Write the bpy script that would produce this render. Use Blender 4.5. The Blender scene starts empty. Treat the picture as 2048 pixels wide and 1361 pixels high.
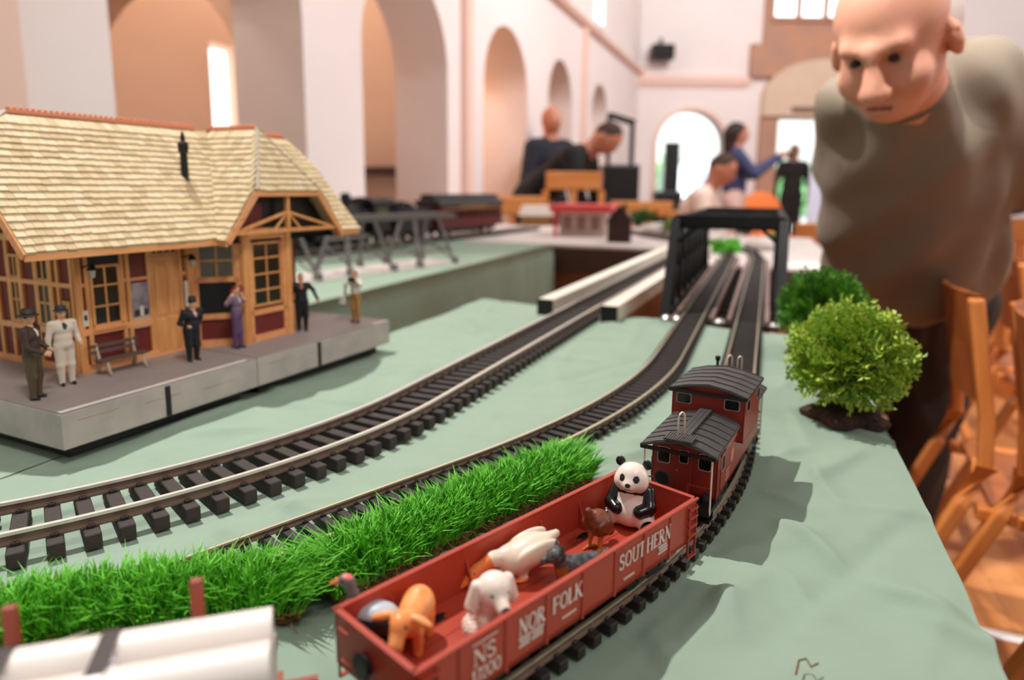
import bpy, bmesh, math, random
import numpy as np
from mathutils import Matrix, Vector
random.seed(7); np.random.seed(7)
scene = bpy.context.scene
C = scene.collection
PI = math.pi
T = 0.75            # table-top height above the floor
CAMH = 0.22         # camera height above the table top

# ------------------------------------------------------------------ camera
FP, PY, HY, CX, ROLL = 1365.0, 600.0, 376.0, 1024.0, 0.010
_t = math.atan((PY - HY) / FP)
_F = np.array([0, math.cos(_t), -math.sin(_t)]); _U0 = np.array([0, math.sin(_t), math.cos(_t)]); _R0 = np.array([1.0, 0, 0])
_R = _R0 * math.cos(ROLL) + _U0 * math.sin(ROLL); _U = _U0 * math.cos(ROLL) - _R0 * math.sin(ROLL)
EYE = np.array([0, 0, T + CAMH])
cd = bpy.data.cameras.new('camera'); cam = bpy.data.objects.new('camera', cd); C.objects.link(cam)
cd.sensor_width = 36.0; cd.lens = 36.0 * FP / 2048.0
cd.shift_y = -(680.5 - PY) / 2048.0
cd.clip_start = 0.01; cd.clip_end = 200
cam.matrix_world = Matrix(((_R[0], _U[0], -_F[0], EYE[0]), (_R[1], _U[1], -_F[1], EYE[1]), (_R[2], _U[2], -_F[2], EYE[2]), (0, 0, 0, 1)))
cd.dof.use_dof = True; cd.dof.focus_distance = 0.43; cd.dof.aperture_fstop = 4.6
scene.camera = cam

def ray(x, y): return _R * (x - CX) / FP - _U * (y - PY) / FP + _F
def G(x, y, z=0.0):
    """photo pixel -> point on the horizontal plane z above the table top (z absolute = T+z)"""
    r = ray(x, y); k = (z - CAMH) / r[2]; return np.array([r[0] * k, r[1] * k, T + z])
def GF(x, y):       # photo pixel -> floor point
    r = ray(x, y); k = -(T + CAMH) / r[2]; return np.array([r[0] * k, r[1] * k, 0.0])
def PXY(x, y, Y):   # photo pixel -> point at distance Y ahead
    r = ray(x, y); k = Y / r[1]; return EYE + r * k

# ------------------------------------------------------------------ world, lamps, exposure
w = bpy.data.worlds.new('world'); scene.world = w; w.use_nodes = True
bg = w.node_tree.nodes['Background']; bg.inputs[0].default_value = (1.0, 0.97, 0.95, 1); bg.inputs[1].default_value = 0.40
def lamp(name, kind, loc, target, energy, color=(1, 0.975, 0.94), size=0.1, spot=None, blend=0.5):
    d = bpy.data.lights.new(name, kind); d.energy = energy; d.color = color
    if kind == 'SPOT':
        d.spot_size = math.radians(spot); d.spot_blend = blend; d.shadow_soft_size = size
    elif kind == 'AREA':
        d.shape = 'DISK'; d.size = size
    else: d.shadow_soft_size = size
    o = bpy.data.objects.new(name, d); C.objects.link(o); o.location = loc
    dv = Vector(target) - Vector(loc); o.rotation_euler = dv.to_track_quat('-Z', 'Y').to_euler()
    return o
lamp('ceiling_spot_light', 'SPOT', (-1.2, 1.55, 4.0), (0.1, 0.6, 0.75), 545, size=0.022, spot=62, blend=0.6)
lamp('ceiling_spot_light', 'SPOT', (-0.6, -0.3, 4.4), (0.80, 1.25, 1.20), 900, size=0.06, spot=17, blend=0.5)  # narrow spot added to brighten only the leaning man
lamp('ceiling_spot_light', 'SPOT', (2.6, 0.2, 4.6), (1.55, 1.7, 0.0), 520, size=0.05, spot=42, blend=0.6)  # spot added to brighten the floor at the right
lamp('ceiling_spot_light', 'SPOT', (-0.8, 3.4, 4.8), (0.7, 3.3, 0.8), 230, size=0.06, spot=60, blend=0.8)  # spot added for the far tables, placed to keep the hanging cloth unlit
lamp('ceiling_wash_light', 'AREA', (2.2, 3.0, 5.4), (6.6, 7.0, 2.2), 220, color=(1, 0.96, 0.95), size=1.6)  # added to brighten the right wall
lamp('ceiling_wash_light', 'SPOT', (3.4, 2.6, 5.2), (-0.7, 4.2, 2.3), 560, color=(1, 0.94, 0.94), size=0.5, spot=60, blend=0.9)  # added to brighten the left arcade wall, cone kept off the tables
lamp('ceiling_wash_light', 'AREA', (3.6, 5.0, 5.2), (2.6, 10.5, 2.0), 120, color=(1, 0.95, 0.94), size=1.6)  # added to brighten the end wall
lamp('aisle_ceiling_light', 'POINT', tuple((-2.077 + 0.3502 * 3.0 - 0.9367 * 1.1, 0.9367 * 3.0 + 0.3502 * 1.1, 3.3)), (0, 0, 0), 70, color=(1, 0.86, 0.74), size=0.15)  # added to lift the dark aisle behind the first arch
lamp('aisle_ceiling_light', 'POINT', tuple((-2.077 + 0.3502 * 4.45 - 0.9367 * 1.0, 0.9367 * 4.45 + 0.3502 * 1.0, 3.3)), (0, 0, 0), 34, color=(1, 0.86, 0.74), size=0.15)  # added fill for the bay behind the second arch
lamp('aisle_ceiling_light', 'POINT', tuple((-2.077 + 0.3502 * 5.9 - 0.9367 * 1.1, 0.9367 * 5.9 + 0.3502 * 1.1, 3.3)), (0, 0, 0), 110, color=(1, 0.86, 0.72), size=0.15)  # added fill for the next aisle bay
lamp('window_daylight', 'AREA', (6.2, 2.2, 3.2), (2.0, 1.6, 0.0), 60, color=(1, 0.97, 0.95), size=1.6)  # area fill added for the right floor; no window is built there
lamp('sky_light_outdoors', 'AREA', (7.0, 17.0, 7.5), (7.5, 30.0, 1.5), 3600, color=(0.96, 1, 1), size=6.0)
lamp('ceiling_wash_light', 'SPOT', (2.2, 0.4, 5.2), (-1.7, 2.1, 2.5), 300, color=(1, 0.94, 0.94), size=0.4, spot=46, blend=0.9)  # added to brighten the near left piers
lamp('ceiling_spot_light', 'SPOT', (1.3, -1.4, 4.7), (-0.42, 0.76, 0.8), 340, size=0.4, spot=18, blend=0.7)  # soft fill added to lift the station front
for a_, e_ in ((7.35, 45), (8.9, 45)): lamp('aisle_ceiling_light', 'POINT', tuple((-2.077 + 0.3502 * a_ - 0.9367 * 1.0, 0.9367 * a_ + 0.3502 * 1.0, 3.3)), (0, 0, 0), e_, color=(1, 0.86, 0.74), size=0.15)  # added to lift the last aisle bays
vs = scene.view_settings
vs.view_transform = 'Standard'; vs.look = 'None'; vs.exposure = 0.0; vs.gamma = 1.0; vs.use_curve_mapping = False

# ------------------------------------------------------------------ materials
def lin(c):
    return tuple(((v / 255.0) / 12.92 if v / 255.0 <= 0.04045 else ((v / 255.0 + 0.055) / 1.055) ** 2.4) for v in c)
_M = {}
def mat(name, rgb, rough=0.6, metal=0.0, var=0.0, vscale=40.0, bump=0.0, bscale=200.0, spec=0.5, emit=None, estr=1.0, rgb2=None, objrand=0.0, sss=0.0, wood=False, wscale=60.0, trans=0.0, dist=0.001):
    if name in _M: return _M[name]
    m = bpy.data.materials.new(name); m.use_nodes = True; nt = m.node_tree; b = nt.nodes['Principled BSDF']
    col = lin(rgb) + (1,)
    b.inputs['Base Color'].default_value = col; b.inputs['Roughness'].default_value = rough; b.inputs['Metallic'].default_value = metal
    b.inputs['Specular IOR Level'].default_value = spec
    if sss: b.inputs['Subsurface Weight'].default_value = sss; b.inputs['Subsurface Radius'].default_value = (0.006, 0.003, 0.002)
    if trans: b.inputs['Transmission Weight'].default_value = trans
    if emit: b.inputs['Emission Color'].default_value = lin(emit) + (1,); b.inputs['Emission Strength'].default_value = estr
    tc = nt.nodes.new('ShaderNodeTexCoord')
    src = None
    if var or rgb2 or wood:
        mix = nt.nodes.new('ShaderNodeMix'); mix.data_type = 'RGBA'
        c2 = lin(rgb2) if rgb2 else tuple(max(0, v * (1 - var)) for v in col[:3])
        mix.inputs[6].default_value = col; mix.inputs[7].default_value = tuple(c2) + (1,)
        if wood:
            mp = nt.nodes.new('ShaderNodeMapping'); mp.inputs['Scale'].default_value = (1.0, 1.0, 0.12) if wood == 'z' else (0.12, 1.0, 1.0)
            nt.links.new(tc.outputs['Object'], mp.inputs[0])
            n = nt.nodes.new('ShaderNodeTexNoise'); n.inputs['Scale'].default_value = wscale; n.inputs['Detail'].default_value = 4
            nt.links.new(mp.outputs[0], n.inputs[0])
        else:
            n = nt.nodes.new('ShaderNodeTexNoise'); n.inputs['Scale'].default_value = vscale; n.inputs['Detail'].default_value = 4
            nt.links.new(tc.outputs['Object'], n.inputs[0])
        rp = nt.nodes.new('ShaderNodeMapRange'); rp.inputs[1].default_value = 0.35; rp.inputs[2].default_value = 0.65
        nt.links.new(n.outputs['Fac'], rp.inputs[0]); nt.links.new(rp.outputs[0], mix.inputs[0])
        src = mix.outputs[2]; nt.links.new(src, b.inputs['Base Color'])
    if objrand:
        oi = nt.nodes.new('ShaderNodeObjectInfo'); hs = nt.nodes.new('ShaderNodeHueSaturation')
        mr = nt.nodes.new('ShaderNodeMapRange'); mr.inputs[3].default_value = 1 - objrand; mr.inputs[4].default_value = 1 + objrand
        nt.links.new(oi.outputs['Random'], mr.inputs[0]); nt.links.new(mr.outputs[0], hs.inputs['Value'])
        if src: nt.links.new(src, hs.inputs['Color'])
        else: hs.inputs['Color'].default_value = col
        nt.links.new(hs.outputs[0], b.inputs['Base Color'])
    if bump:
        n2 = nt.nodes.new('ShaderNodeTexNoise'); n2.inputs['Scale'].default_value = bscale; n2.inputs['Detail'].default_value = 5
        nt.links.new(tc.outputs['Object'], n2.inputs[0])
        bp = nt.nodes.new('ShaderNodeBump'); bp.inputs['Strength'].default_value = bump; bp.inputs['Distance'].default_value = dist
        nt.links.new(n2.outputs['Fac'], bp.inputs['Height']); nt.links.new(bp.outputs[0], b.inputs['Normal'])
    _M[name] = m
    return m

# ------------------------------------------------------------------ objects
def link(o, parent=None):
    C.objects.link(o)
    if parent is not None: o.parent = parent
    return o
def tag(o, label, cat, group=None, kind=None):
    if label: o['label'] = label
    if cat: o['category'] = cat
    if group: o['group'] = group
    if kind: o['kind'] = kind
    return o
def thing(name, label, cat, loc=(0, 0, 0), rotz=0.0, group=None, scale=1.0):
    o = bpy.data.objects.new(name, None); link(o)
    o.location = loc; o.rotation_euler = (0, 0, rotz); o.scale = (scale,) * 3
    o.empty_display_size = 0.02
    return tag(o, label, cat, group)
def children(o): return [x for x in C.objects if x.parent == o]
def dup(root, loc, rotz=None, label=None, parent=None):
    c = root.copy(); link(c, parent)
    if loc is not None: c.location = loc
    if rotz is not None: c.rotation_euler = (root.rotation_euler[0], root.rotation_euler[1], rotz)
    if label: c['label'] = label
    for ch in children(root): dup(ch, None, None, None, c)
    return c

def rotm(rx=0, ry=0, rz=0):
    return np.array((Matrix.Rotation(rz, 3, 'Z') @ Matrix.Rotation(ry, 3, 'Y') @ Matrix.Rotation(rx, 3, 'X')))
def frame_from(d, up=(0, 0, 1)):
    d = np.array(d, float); d /= np.linalg.norm(d); up = np.array(up, float)
    if abs(d @ up) > 0.98: up = np.array([1.0, 0, 0])
    s = np.cross(up, d); s /= np.linalg.norm(s); u = np.cross(d, s)
    return d, s, u
class MB:
    def __init__(s): s.v = []; s.f = []; s.mi = []; s.m = 0
    def add(s, vs, fs):
        k = len(s.v); s.v += [tuple(map(float, p)) for p in vs]
        s.f += [tuple(i + k for i in f) for f in fs]; s.mi += [s.m] * len(fs)
        return s
    def box(s, c, d, R=None):
        c = np.array(c, float); h = np.array(d, float) / 2
        P = np.array([[x, y, z] for x in (-1, 1) for y in (-1, 1) for z in (-1, 1)]) * h
        if R is not None: P = P @ np.array(R).T
        return s.add(P + c, [(0, 1, 3, 2), (4, 6, 7, 5), (0, 4, 5, 1), (2, 3, 7, 6), (0, 2, 6, 4), (1, 5, 7, 3)])
    def bx(s, x0, x1, y0, y1, z0, z1):
        return s.box(((x0 + x1) / 2, (y0 + y1) / 2, (z0 + z1) / 2), (abs(x1 - x0), abs(y1 - y0), abs(z1 - z0)))
    def bar(s, a, b, wd, ht, up=(0, 0, 1)):
        a = np.array(a, float); b = np.array(b, float); d, sd, u = frame_from(b - a, up)
        L = np.linalg.norm(b - a); R = np.stack([d, sd, u], 1)
        return s.box((a + b) / 2, (L, wd, ht), R)
    def prism(s, pts, h0, h1, M=None):
        """pts 2-D polygon (ccw) extruded from h0 to h1; M maps (x,y,h)->3-D"""
        n = len(pts)
        P = [(p[0], p[1], h0) for p in pts] + [(p[0], p[1], h1) for p in pts]
        if M: P = [M(*p) for p in P]
        F = [tuple(range(n))[::-1], tuple(range(n, 2 * n))] + [(i, (i + 1) % n, n + (i + 1) % n, n + i) for i in range(n)]
        return s.add(P, F)
    def tube(s, path, r, n=8, cap=True, flat=1.0, up=(0, 0, 1)):
        path = [np.array(p, float) for p in path]; m = len(path)
        rs = list(r) if hasattr(r, '__len__') else [r] * m
        V = []
        for i, p in enumerate(path):
            d = path[min(i + 1, m - 1)] - path[max(i - 1, 0)]
            d, sd, u = frame_from(d, up)
            for k in range(n):
                a = 2 * PI * k / n; V.append(p + sd * math.cos(a) * rs[i] + u * math.sin(a) * rs[i] * flat)
        F = []
        for i in range(m - 1):
            for k in range(n):
                F.append((i * n + k, i * n + (k + 1) % n, (i + 1) * n + (k + 1) % n, (i + 1) * n + k))
        if cap: F += [tuple(range(n))[::-1], tuple(range((m - 1) * n, m * n))]
        return s.add(V, F)
    def sweep(s, prof, path, up=(0, 0, 1), cap=True):
        """prof: (side, up) closed polygon swept along path"""
        path = [np.array(p, float) for p in path]; m = len(path); n = len(prof); V = []
        for i, p in enumerate(path):
            d = path[min(i + 1, m - 1)] - path[max(i - 1, 0)]
            d, sd, u = frame_from(d, up)
            for a, b in prof: V.append(p + sd * a + u * b)
        F = [(i * n + k, i * n + (k + 1) % n, (i + 1) * n + (k + 1) % n, (i + 1) * n + k) for i in range(m - 1) for k in range(n)]
        if cap: F += [tuple(range(n))[::-1], tuple(range((m - 1) * n, m * n))]
        return s.add(V, F)
    def lathe(s, prof, n=16, c=(0, 0, 0), axis='z', R=None):
        V = []; m = len(prof); c = np.array(c, float)
        for r, z in prof:
            for k in range(n):
                a = 2 * PI * k / n; p = (r * math.cos(a), r * math.sin(a), z)
                if axis == 'x': p = (p[2], p[0], p[1])
                elif axis == 'y': p = (p[1], p[2], p[0])
                p = np.array(p)
                if R is not None: p = np.array(R) @ p
                V.append(p + c)
        F = [(i * n + k, i * n + (k + 1) % n, (i + 1) * n + (k + 1) % n, (i + 1) * n + k) for i in range(m - 1) for k in range(n)]
        F += [tuple(range(n))[::-1], tuple(range((m - 1) * n, m * n))]
        return s.add(V, F)
    def ell(s, c, r, n=12, m=8, R=None):
        prof = [(max(1e-4, math.sin(PI * i / m)), -math.cos(PI * i / m)) for i in range(m + 1)]
        k0 = len(s.v); s.lathe(prof, n)
        P = np.array(s.v[k0:]) * np.array(r, float)
        if R is not None: P = P @ np.array(R).T
        s.v[k0:] = [tuple(p) for p in P + np.array(c, float)]
        return s
    def build(s, name, m, parent=None, smooth=False, bevel=0.0, loc=None, seg=2):
        me = bpy.data.meshes.new(name); me.from_pydata(s.v, [], s.f)
        ms = m if isinstance(m, (list, tuple)) else [m]
        for q in ms: me.materials.append(q)
        if len(ms) > 1: me.polygons.foreach_set('material_index', s.mi)
        if smooth: me.polygons.foreach_set('use_smooth', [True] * len(me.polygons))
        me.update()
        o = bpy.data.objects.new(name, me); link(o, parent)
        if loc is not None: o.location = loc
        if bevel:
            md = o.modifiers.new('bevel', 'BEVEL'); md.width = bevel; md.segments = seg; md.limit_method = 'ANGLE'; md.angle_limit = 0.7
            if smooth is False and seg > 1: pass
        return o
def smooth_by_angle(o, ang=40):
    me = o.data
    me.polygons.foreach_set('use_smooth', [True] * len(me.polygons))
    bm = bmesh.new(); bm.from_mesh(me)
    for e in bm.edges:
        if len(e.link_faces) == 2 and e.calc_face_angle(0) > math.radians(ang): e.smooth = False
    bm.to_mesh(me); bm.free()
    return o
def struct(o): o['kind'] = 'structure'; return o

# ------------------------------------------------------------------ smooth-union bodies (signed distance field -> surface nets)
def _d_ell(P, c, r, R=None):
    q = P - np.array(c)
    if R is not None: q = q @ np.array(R)
    r = np.array(r, float)
    k0 = np.linalg.norm(q / r, axis=-1); k1 = np.linalg.norm(q / (r * r), axis=-1)
    return k0 * (k0 - 1) / np.maximum(k1, 1e-9)
def _d_cap(P, a, b, ra, rb):
    a = np.array(a, float); b = np.array(b, float); ba = b - a; pa = P - a
    h = np.clip((pa @ ba) / max(ba @ ba, 1e-12), 0, 1)
    return np.linalg.norm(pa - h[..., None] * ba, axis=-1) - (ra + (rb - ra) * h)
def E(c, r, m=0, R=None, k=None): return ('e', c, r, R, m, k)
def K(a, b, ra, rb, m=0, k=None): return ('c', a, b, ra, rb, m, k)
def _dist(p, P): return _d_ell(P, p[1], p[2], p[3]) if p[0] == 'e' else _d_cap(P, p[1], p[2], p[3], p[4])
def _mi(p): return p[4] if p[0] == 'e' else p[5]
def _pk(p): return p[5] if p[0] == 'e' else p[6]
def body(name, prims, mats, parent=None, res=64, k=0.004, paint=(), cut=(), noise=None, hard=()):
    lo = np.full(3, 1e9); hi = -lo
    for p in prims:
        if p[0] == 'e':
            m = max(p[2]); lo = np.minimum(lo, np.array(p[1]) - m); hi = np.maximum(hi, np.array(p[1]) + m)
        else:
            m = max(p[3], p[4])
            for q in (p[1], p[2]): lo = np.minimum(lo, np.array(q) - m); hi = np.maximum(hi, np.array(q) + m)
    h = max(hi - lo) / res; lo -= 2.5 * h; hi += 2.5 * h
    n = np.ceil((hi - lo) / h).astype(int) + 1
    ax = [lo[i] + h * np.arange(n[i]) for i in range(3)]
    P = np.stack(np.meshgrid(*ax, indexing='ij'), -1)
    D = None
    for p in prims:
        d = _dist(p, P); kk = _pk(p) or k
        if D is None: D = d; continue
        hh = np.clip(0.5 + 0.5 * (D - d) / kk, 0, 1)
        D = D * (1 - hh) + d * hh - kk * hh * (1 - hh)
    for p in cut:
        d = -_dist(p, P); kk = _pk(p) or k * 0.5
        hh = np.clip(0.5 - 0.5 * (D - d) / kk, 0, 1)
        D = D * (1 - hh) + d * hh + kk * hh * (1 - hh)
    if noise is not None: D = D + noise(P)
    S = D < 0
    # cells
    def sl(A, i, j, l): return A[i:A.shape[0] - 1 + i, j:A.shape[1] - 1 + j, l:A.shape[2] - 1 + l]
    cnt = sum(sl(S, i, j, l).astype(int) for i in (0, 1) for j in (0, 1) for l in (0, 1))
    act = (cnt > 0) & (cnt < 8)
    idx = -np.ones(act.shape, int); cells = np.argwhere(act); idx[act] = np.arange(len(cells))
    acc = np.zeros((len(cells), 3)); num = np.zeros(len(cells))
    cor = [(i, j, l) for i in (0, 1) for j in (0, 1) for l in (0, 1)]
    for a in cor:
        for b in cor:
            if a < b and sum(abs(x - y) for x, y in zip(a, b)) == 1:
                da = D[cells[:, 0] + a[0], cells[:, 1] + a[1], cells[:, 2] + a[2]]; db = D[cells[:, 0] + b[0], cells[:, 1] + b[1], cells[:, 2] + b[2]]
                cr = (da < 0) != (db < 0)
                t = np.where(cr, da / np.where(da == db, 1, da - db), 0)
                pt = np.array(a)[None] + (np.array(b) - np.array(a))[None] * t[:, None]
                acc[cr] += pt[cr]; num[cr] += 1
    V = lo + h * (cells + acc / num[:, None])
    F = []
    for axn in range(3):
        o1, o2 = [(1, 2), (2, 0), (0, 1)][axn]
        A = np.take(S, range(S.shape[axn] - 1), axn); B = np.take(S, range(1, S.shape[axn]), axn)
        e = np.argwhere(A != B)
        e = e[(e[:, o1] > 0) & (e[:, o2] > 0)]
        inside = S[e[:, 0], e[:, 1], e[:, 2]]
        def ci(d1, d2):
            q = e.copy(); q[:, o1] -= d1; q[:, o2] -= d2
            return idx[q[:, 0], q[:, 1], q[:, 2]]
        Q = np.stack([ci(1, 1), ci(0, 1), ci(0, 0), ci(1, 0)], 1)
        Q[~inside] = Q[~inside][:, ::-1]
        F.append(Q)
    F = np.concatenate(F); F = F[(F >= 0).all(1)]
    me = bpy.data.meshes.new(name); me.from_pydata(V.tolist(), [], F.tolist())
    for q in (mats if isinstance(mats, (list, tuple)) else [mats]): me.materials.append(q)
    if isinstance(mats, (list, tuple)) and len(mats) > 1:
        cen = V[F].mean(1); best = None; mi = np.zeros(len(F), int)
        for p in prims:
            d = _dist(p, cen)
            if best is None: best = d; mi[:] = _mi(p)
            else: u = d < best; best = np.where(u, d, best); mi[u] = _mi(p)
        for p in paint: mi[_dist(p, cen) < 0] = _mi(p)
        me.polygons.foreach_set('material_index', mi.tolist())
    me.polygons.foreach_set('use_smooth', [True] * len(me.polygons)); me.update()
    o = bpy.data.objects.new(name, me); link(o, parent)
    return o
def fillet(pts, R, step=0.01):
    """polyline with one corner rounded by radius R"""
    p0, c, p1 = [np.array(p, float) for p in pts]
    a = (p0 - c) / np.linalg.norm(p0 - c); b = (p1 - c) / np.linalg.norm(p1 - c)
    th = math.acos(np.clip(a @ b, -1, 1)); t = R / math.tan(th / 2)
    A = c + a * t; B = c + b * t; bis = (a + b) / np.linalg.norm(a + b); O = c + bis * R / math.sin(th / 2)
    out = [p0]; n = 24
    va = A - O; vb = B - O; ang = math.acos(np.clip(va @ vb / R / R, -1, 1))
    for i in range(n + 1):
        s = i / n; out.append(O + (va * math.sin((1 - s) * ang) + vb * math.sin(s * ang)) / math.sin(ang))
    out.append(p1)
    return out
def resample(path, step):
    P = np.array(path, float); d = np.linalg.norm(np.diff(P, axis=0), axis=1); s = np.concatenate([[0], np.cumsum(d)])
    n = max(2, int(s[-1] / step) + 1); q = np.linspace(0, (n - 1) * step if (n - 1) * step <= s[-1] else s[-1], n)
    return np.stack([np.interp(q, s, P[:, i]) for i in range(P.shape[1])], 1)
# ================================================================== THE ROOM
# church axis: direction (0.350,0.937); left arcade wall passes through (-2.077,0)+Y
AX = np.array([0.3502, 0.9367]); RX = np.array([0.9367, -0.3502])   # along the hall / to the right
WL0 = np.array([-2.077, 0.0])                                        # point of the left wall face
def hall(a, b, z=0.0):      # a along the hall measured from WL0, b to the right of the wall face
    p = WL0 + AX * a + RX * b; return (p[0], p[1], z)
m_wall = mat('pink_plaster', (246, 235, 232), 0.85, var=0.05, vscale=1.5, bump=0.15, bscale=60)
m_wall2 = mat('tan_plaster', (232, 202, 178), 0.85, var=0.06, vscale=1.5)
m_trimp = mat('plaster_moulding', (243, 208, 194), 0.8)
m_stone = mat('brown_stone', (196, 146, 116), 0.85, var=0.2, vscale=3, rgb2=(180, 140, 122))
m_beige = mat('beige_stone', (224, 196, 172), 0.85, var=0.06, vscale=4)
m_glass = mat('bright_window_glass', (250, 252, 255), 0.2, emit=(250, 253, 255), estr=2.2)
m_dark = mat('black_plastic', (14, 14, 15), 0.45)
m_parq = mat('oak_parquet', (212, 146, 92), 0.35, rgb2=(186, 116, 66), wood='x', wscale=14, bump=0.1, bscale=30)
m_board_w = mat('dark_brown_wood', (74, 46, 34), 0.6, var=0.3, vscale=10)

# floor of parquet blocks
fl = MB(); fl.bx(-7, 9, -3, 10.5, -0.1, -0.004)
o = struct(fl.build('floor', mat('parquet_grout', (120, 76, 46), 0.6))); o['label'] = 'orange brown wooden parquet floor'
pc = MB(); pc.bx(-0.148, 0.148, -0.0745, 0.0745, -0.02, 0.0)
proto = None; cntp = 0
far = MB(); far2 = MB()
for i in range(-12, 22):
    for j in range(-8, 30):
        for h in (0, 1):
            p = hall(2.2 + 0.3 * i, 2.8 + 0.3 * j * 0.5 if False else 2.0 + 0.3 * j * 0.5 + 0.0, 0)
            a = -0.5 + 0.3 * i + (0.15 if j % 2 else 0); b = 1.7 + 0.15 * j
            if h: continue
            q = hall(a, b, 0); rz = math.atan2(AX[1], AX[0])
            if cntp < 290 and -1.0 < q[1] < 4.2 and 0.45 < q[0] < 3.2:
                if proto is None: ob = pc.build('parquet_block', m_parq, o); proto = ob
                else: ob = proto.copy(); link(ob, o)
                ob.location = (q[0], q[1], 0.001 * random.random()); ob.rotation_euler = (0, 0, rz); cntp += 1
            else:
                R = rotm(0, 0, rz); far.box((q[0], q[1], -0.01), (0.296, 0.149, 0.02), R)
fo = far.build('parquet_blocks', m_parq, o); fo['kind'] = 'stuff'

# left arcade wall: piers and arches
ARCH = [(2.36, 3.31), (3.77, 4.74), (5.32, 6.25), (6.81, 7.60), (8.41, 9.20)]
TH = 0.38; ZA = 2.17; ZTOP = 5.2; A0, A1 = 0.9, 11.35
def wall_quadmap(x, y, h): return hall(x, -h, y)
wl = MB(); xs = [A0]
pts_top = []
# wall built as columns: piers as full boxes, arch spans as pieces above the opening
def wbox(a0, a1, b0, b1, z0, z1, mb):
    P = [hall(a, b, z) for a in (a0, a1) for b in (b0, b1) for z in (z0, z1)]
    mb.add(P, [(0, 1, 3, 2), (4, 6, 7, 5), (0, 4, 5, 1), (2, 3, 7, 6), (0, 2, 6, 4), (1, 5, 7, 3)])
prev = A0
for a0, a1 in ARCH:
    wbox(prev, a0, -TH, 0, 0, ZTOP, wl)
    r = (a1 - a0) / 2; cx = (a0 + a1) / 2; zs = ZA - r * 1.02; n = 20
    arc = [(cx - r * math.cos(PI * i / n), zs + r * 1.02 * math.sin(PI * i / n)) for i in range(n + 1)]
    for i in range(n):
        (x0, z0), (x1, z1) = arc[i], arc[i + 1]
        wl.add([hall(x0, 0, z0), hall(x1, 0, z1), hall(x1, 0, ZTOP), hall(x0, 0, ZTOP), hall(x0, -TH, z0), hall(x1, -TH, z1), hall(x1, -TH, ZTOP), hall(x0, -TH, ZTOP)],
               [(0, 1, 2, 3), (4, 7, 6, 5), (0, 4, 5, 1)])
    prev = a1
wbox(prev, A1, -TH, 0, 0, ZTOP, wl)
o = struct(wl.build('wall_left', m_wall)); o['label'] = 'pale pink plaster arcade wall with five round arches'
# pilaster strips and cornice on the left wall
tr = MB()
tr.sweep([(0, 0), (0.05, 0.02), (0.07, 0.06), (0.05, 0.09), (0, 0.1)], [hall(A1 + 0.1, 0, 2.62), hall(A0, 0, 2.62)])
o = struct(tr.build('trim_1', m_trimp)); o['label'] = 'projecting plaster cornice along the arcade wall'
for i, a in enumerate((4.98, 7.98, 2.0)):
    tr = MB(); wbox(a - 0.05, a + 0.05, 0, 0.05, 0, 2.62 if i else ZTOP, tr)
    o = struct(tr.build('trim_%d' % (i + 2), m_trimp)); o['label'] = 'narrow salmon plaster pilaster strip'
# aisle behind the arcade: back wall with openings
BW = -1.75
bw = MB(); spans = []
def backpiece(a0, a1, z0, z1): wbox(a0, a1, BW - 0.2, BW, z0, z1, bw)
DOOR = (4.60, 4.97)
backpiece(-1, DOOR[0], 0, 4); backpiece(DOOR[1], 11, 0, 4); backpiece(DOOR[0], DOOR[1], 1.95, 4)
o = struct(bw.build('wall_aisle', m_wall2)); o['label'] = 'tan aisle wall seen through the arches'
# cross wall of the aisle with an inner arch, beyond arch one
for k, (aa, cut) in enumerate(((3.40, 1), (5.25, 0), (6.55, 0), (8.15, 0))):
    cw = MB()
    if cut:
        b0, b1 = BW, -TH; r = (b1 - b0) / 2 - 0.30; cx = -0.98; r = 0.56; zs = 1.42; n = 16
        wbox(aa, aa + 0.15, BW, cx - r, 0, 4, cw); wbox(aa, aa + 0.15, cx + r, -TH, 0, 4, cw)
        for i in range(n):
            t0, t1 = PI * i / n, PI * (i + 1) / n
            y0, z0, y1, z1 = cx - r * math.cos(t0), zs + r * math.sin(t0), cx - r * math.cos(t1), zs + r * math.sin(t1)
            cw.add([hall(aa, y0, z0), hall(aa, y1, z1), hall(aa, y1, 4), hall(aa, y0, 4), hall(aa + .15, y0, z0), hall(aa + .15, y1, z1)], [(0, 1, 2, 3), (0, 4, 5, 1)])
    else: wbox(aa, aa + 0.15, BW, -TH, 0, 4, cw)
    o = struct(cw.build('wall_aisle_cross_%d' % (k + 1), m_wall2)); o['label'] = 'tan cross wall inside the aisle'
# bright doorway in the aisle wall
dr = thing('door_1', None, None, hall(4.785, BW - 0.21, 0), math.atan2(AX[1], AX[0])); dr['kind'] = 'structure'
MB().bx(-0.185, 0.185, -0.01, 0.01, 0, 1.95).build('door_pane', m_glass, dr)
MB().bx(-0.20, 0.20, 0.2, 0.26, 1.95, 2.02).build('door_lintel', m_board_w, dr)
MB().bx(-0.10, -0.01, 0.012, 0.02, 1.40, 1.72).build('door_notice', mat('grey_paper', (110, 118, 122), 0.7), dr)
# niche with a dark shelf behind arch two
nc = thing('wall_shelf', 'dark brown wooden shelf in the niche behind the second arch', 'shelf', hall(5.245, -0.85, 1.05), math.atan2(RX[1], RX[0]))
MB().bx(-0.42, 0.42, -0.2, 0.0, 0, 0.06).build('board', m_board_w, nc)
MB().bx(-0.3, -0.26, -0.15, 0, -0.1, 0).build('bracket', m_board_w, nc); MB().bx(0.26, 0.3, -0.15, 0, -0.1, 0).build('bracket', m_board_w, nc)
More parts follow.
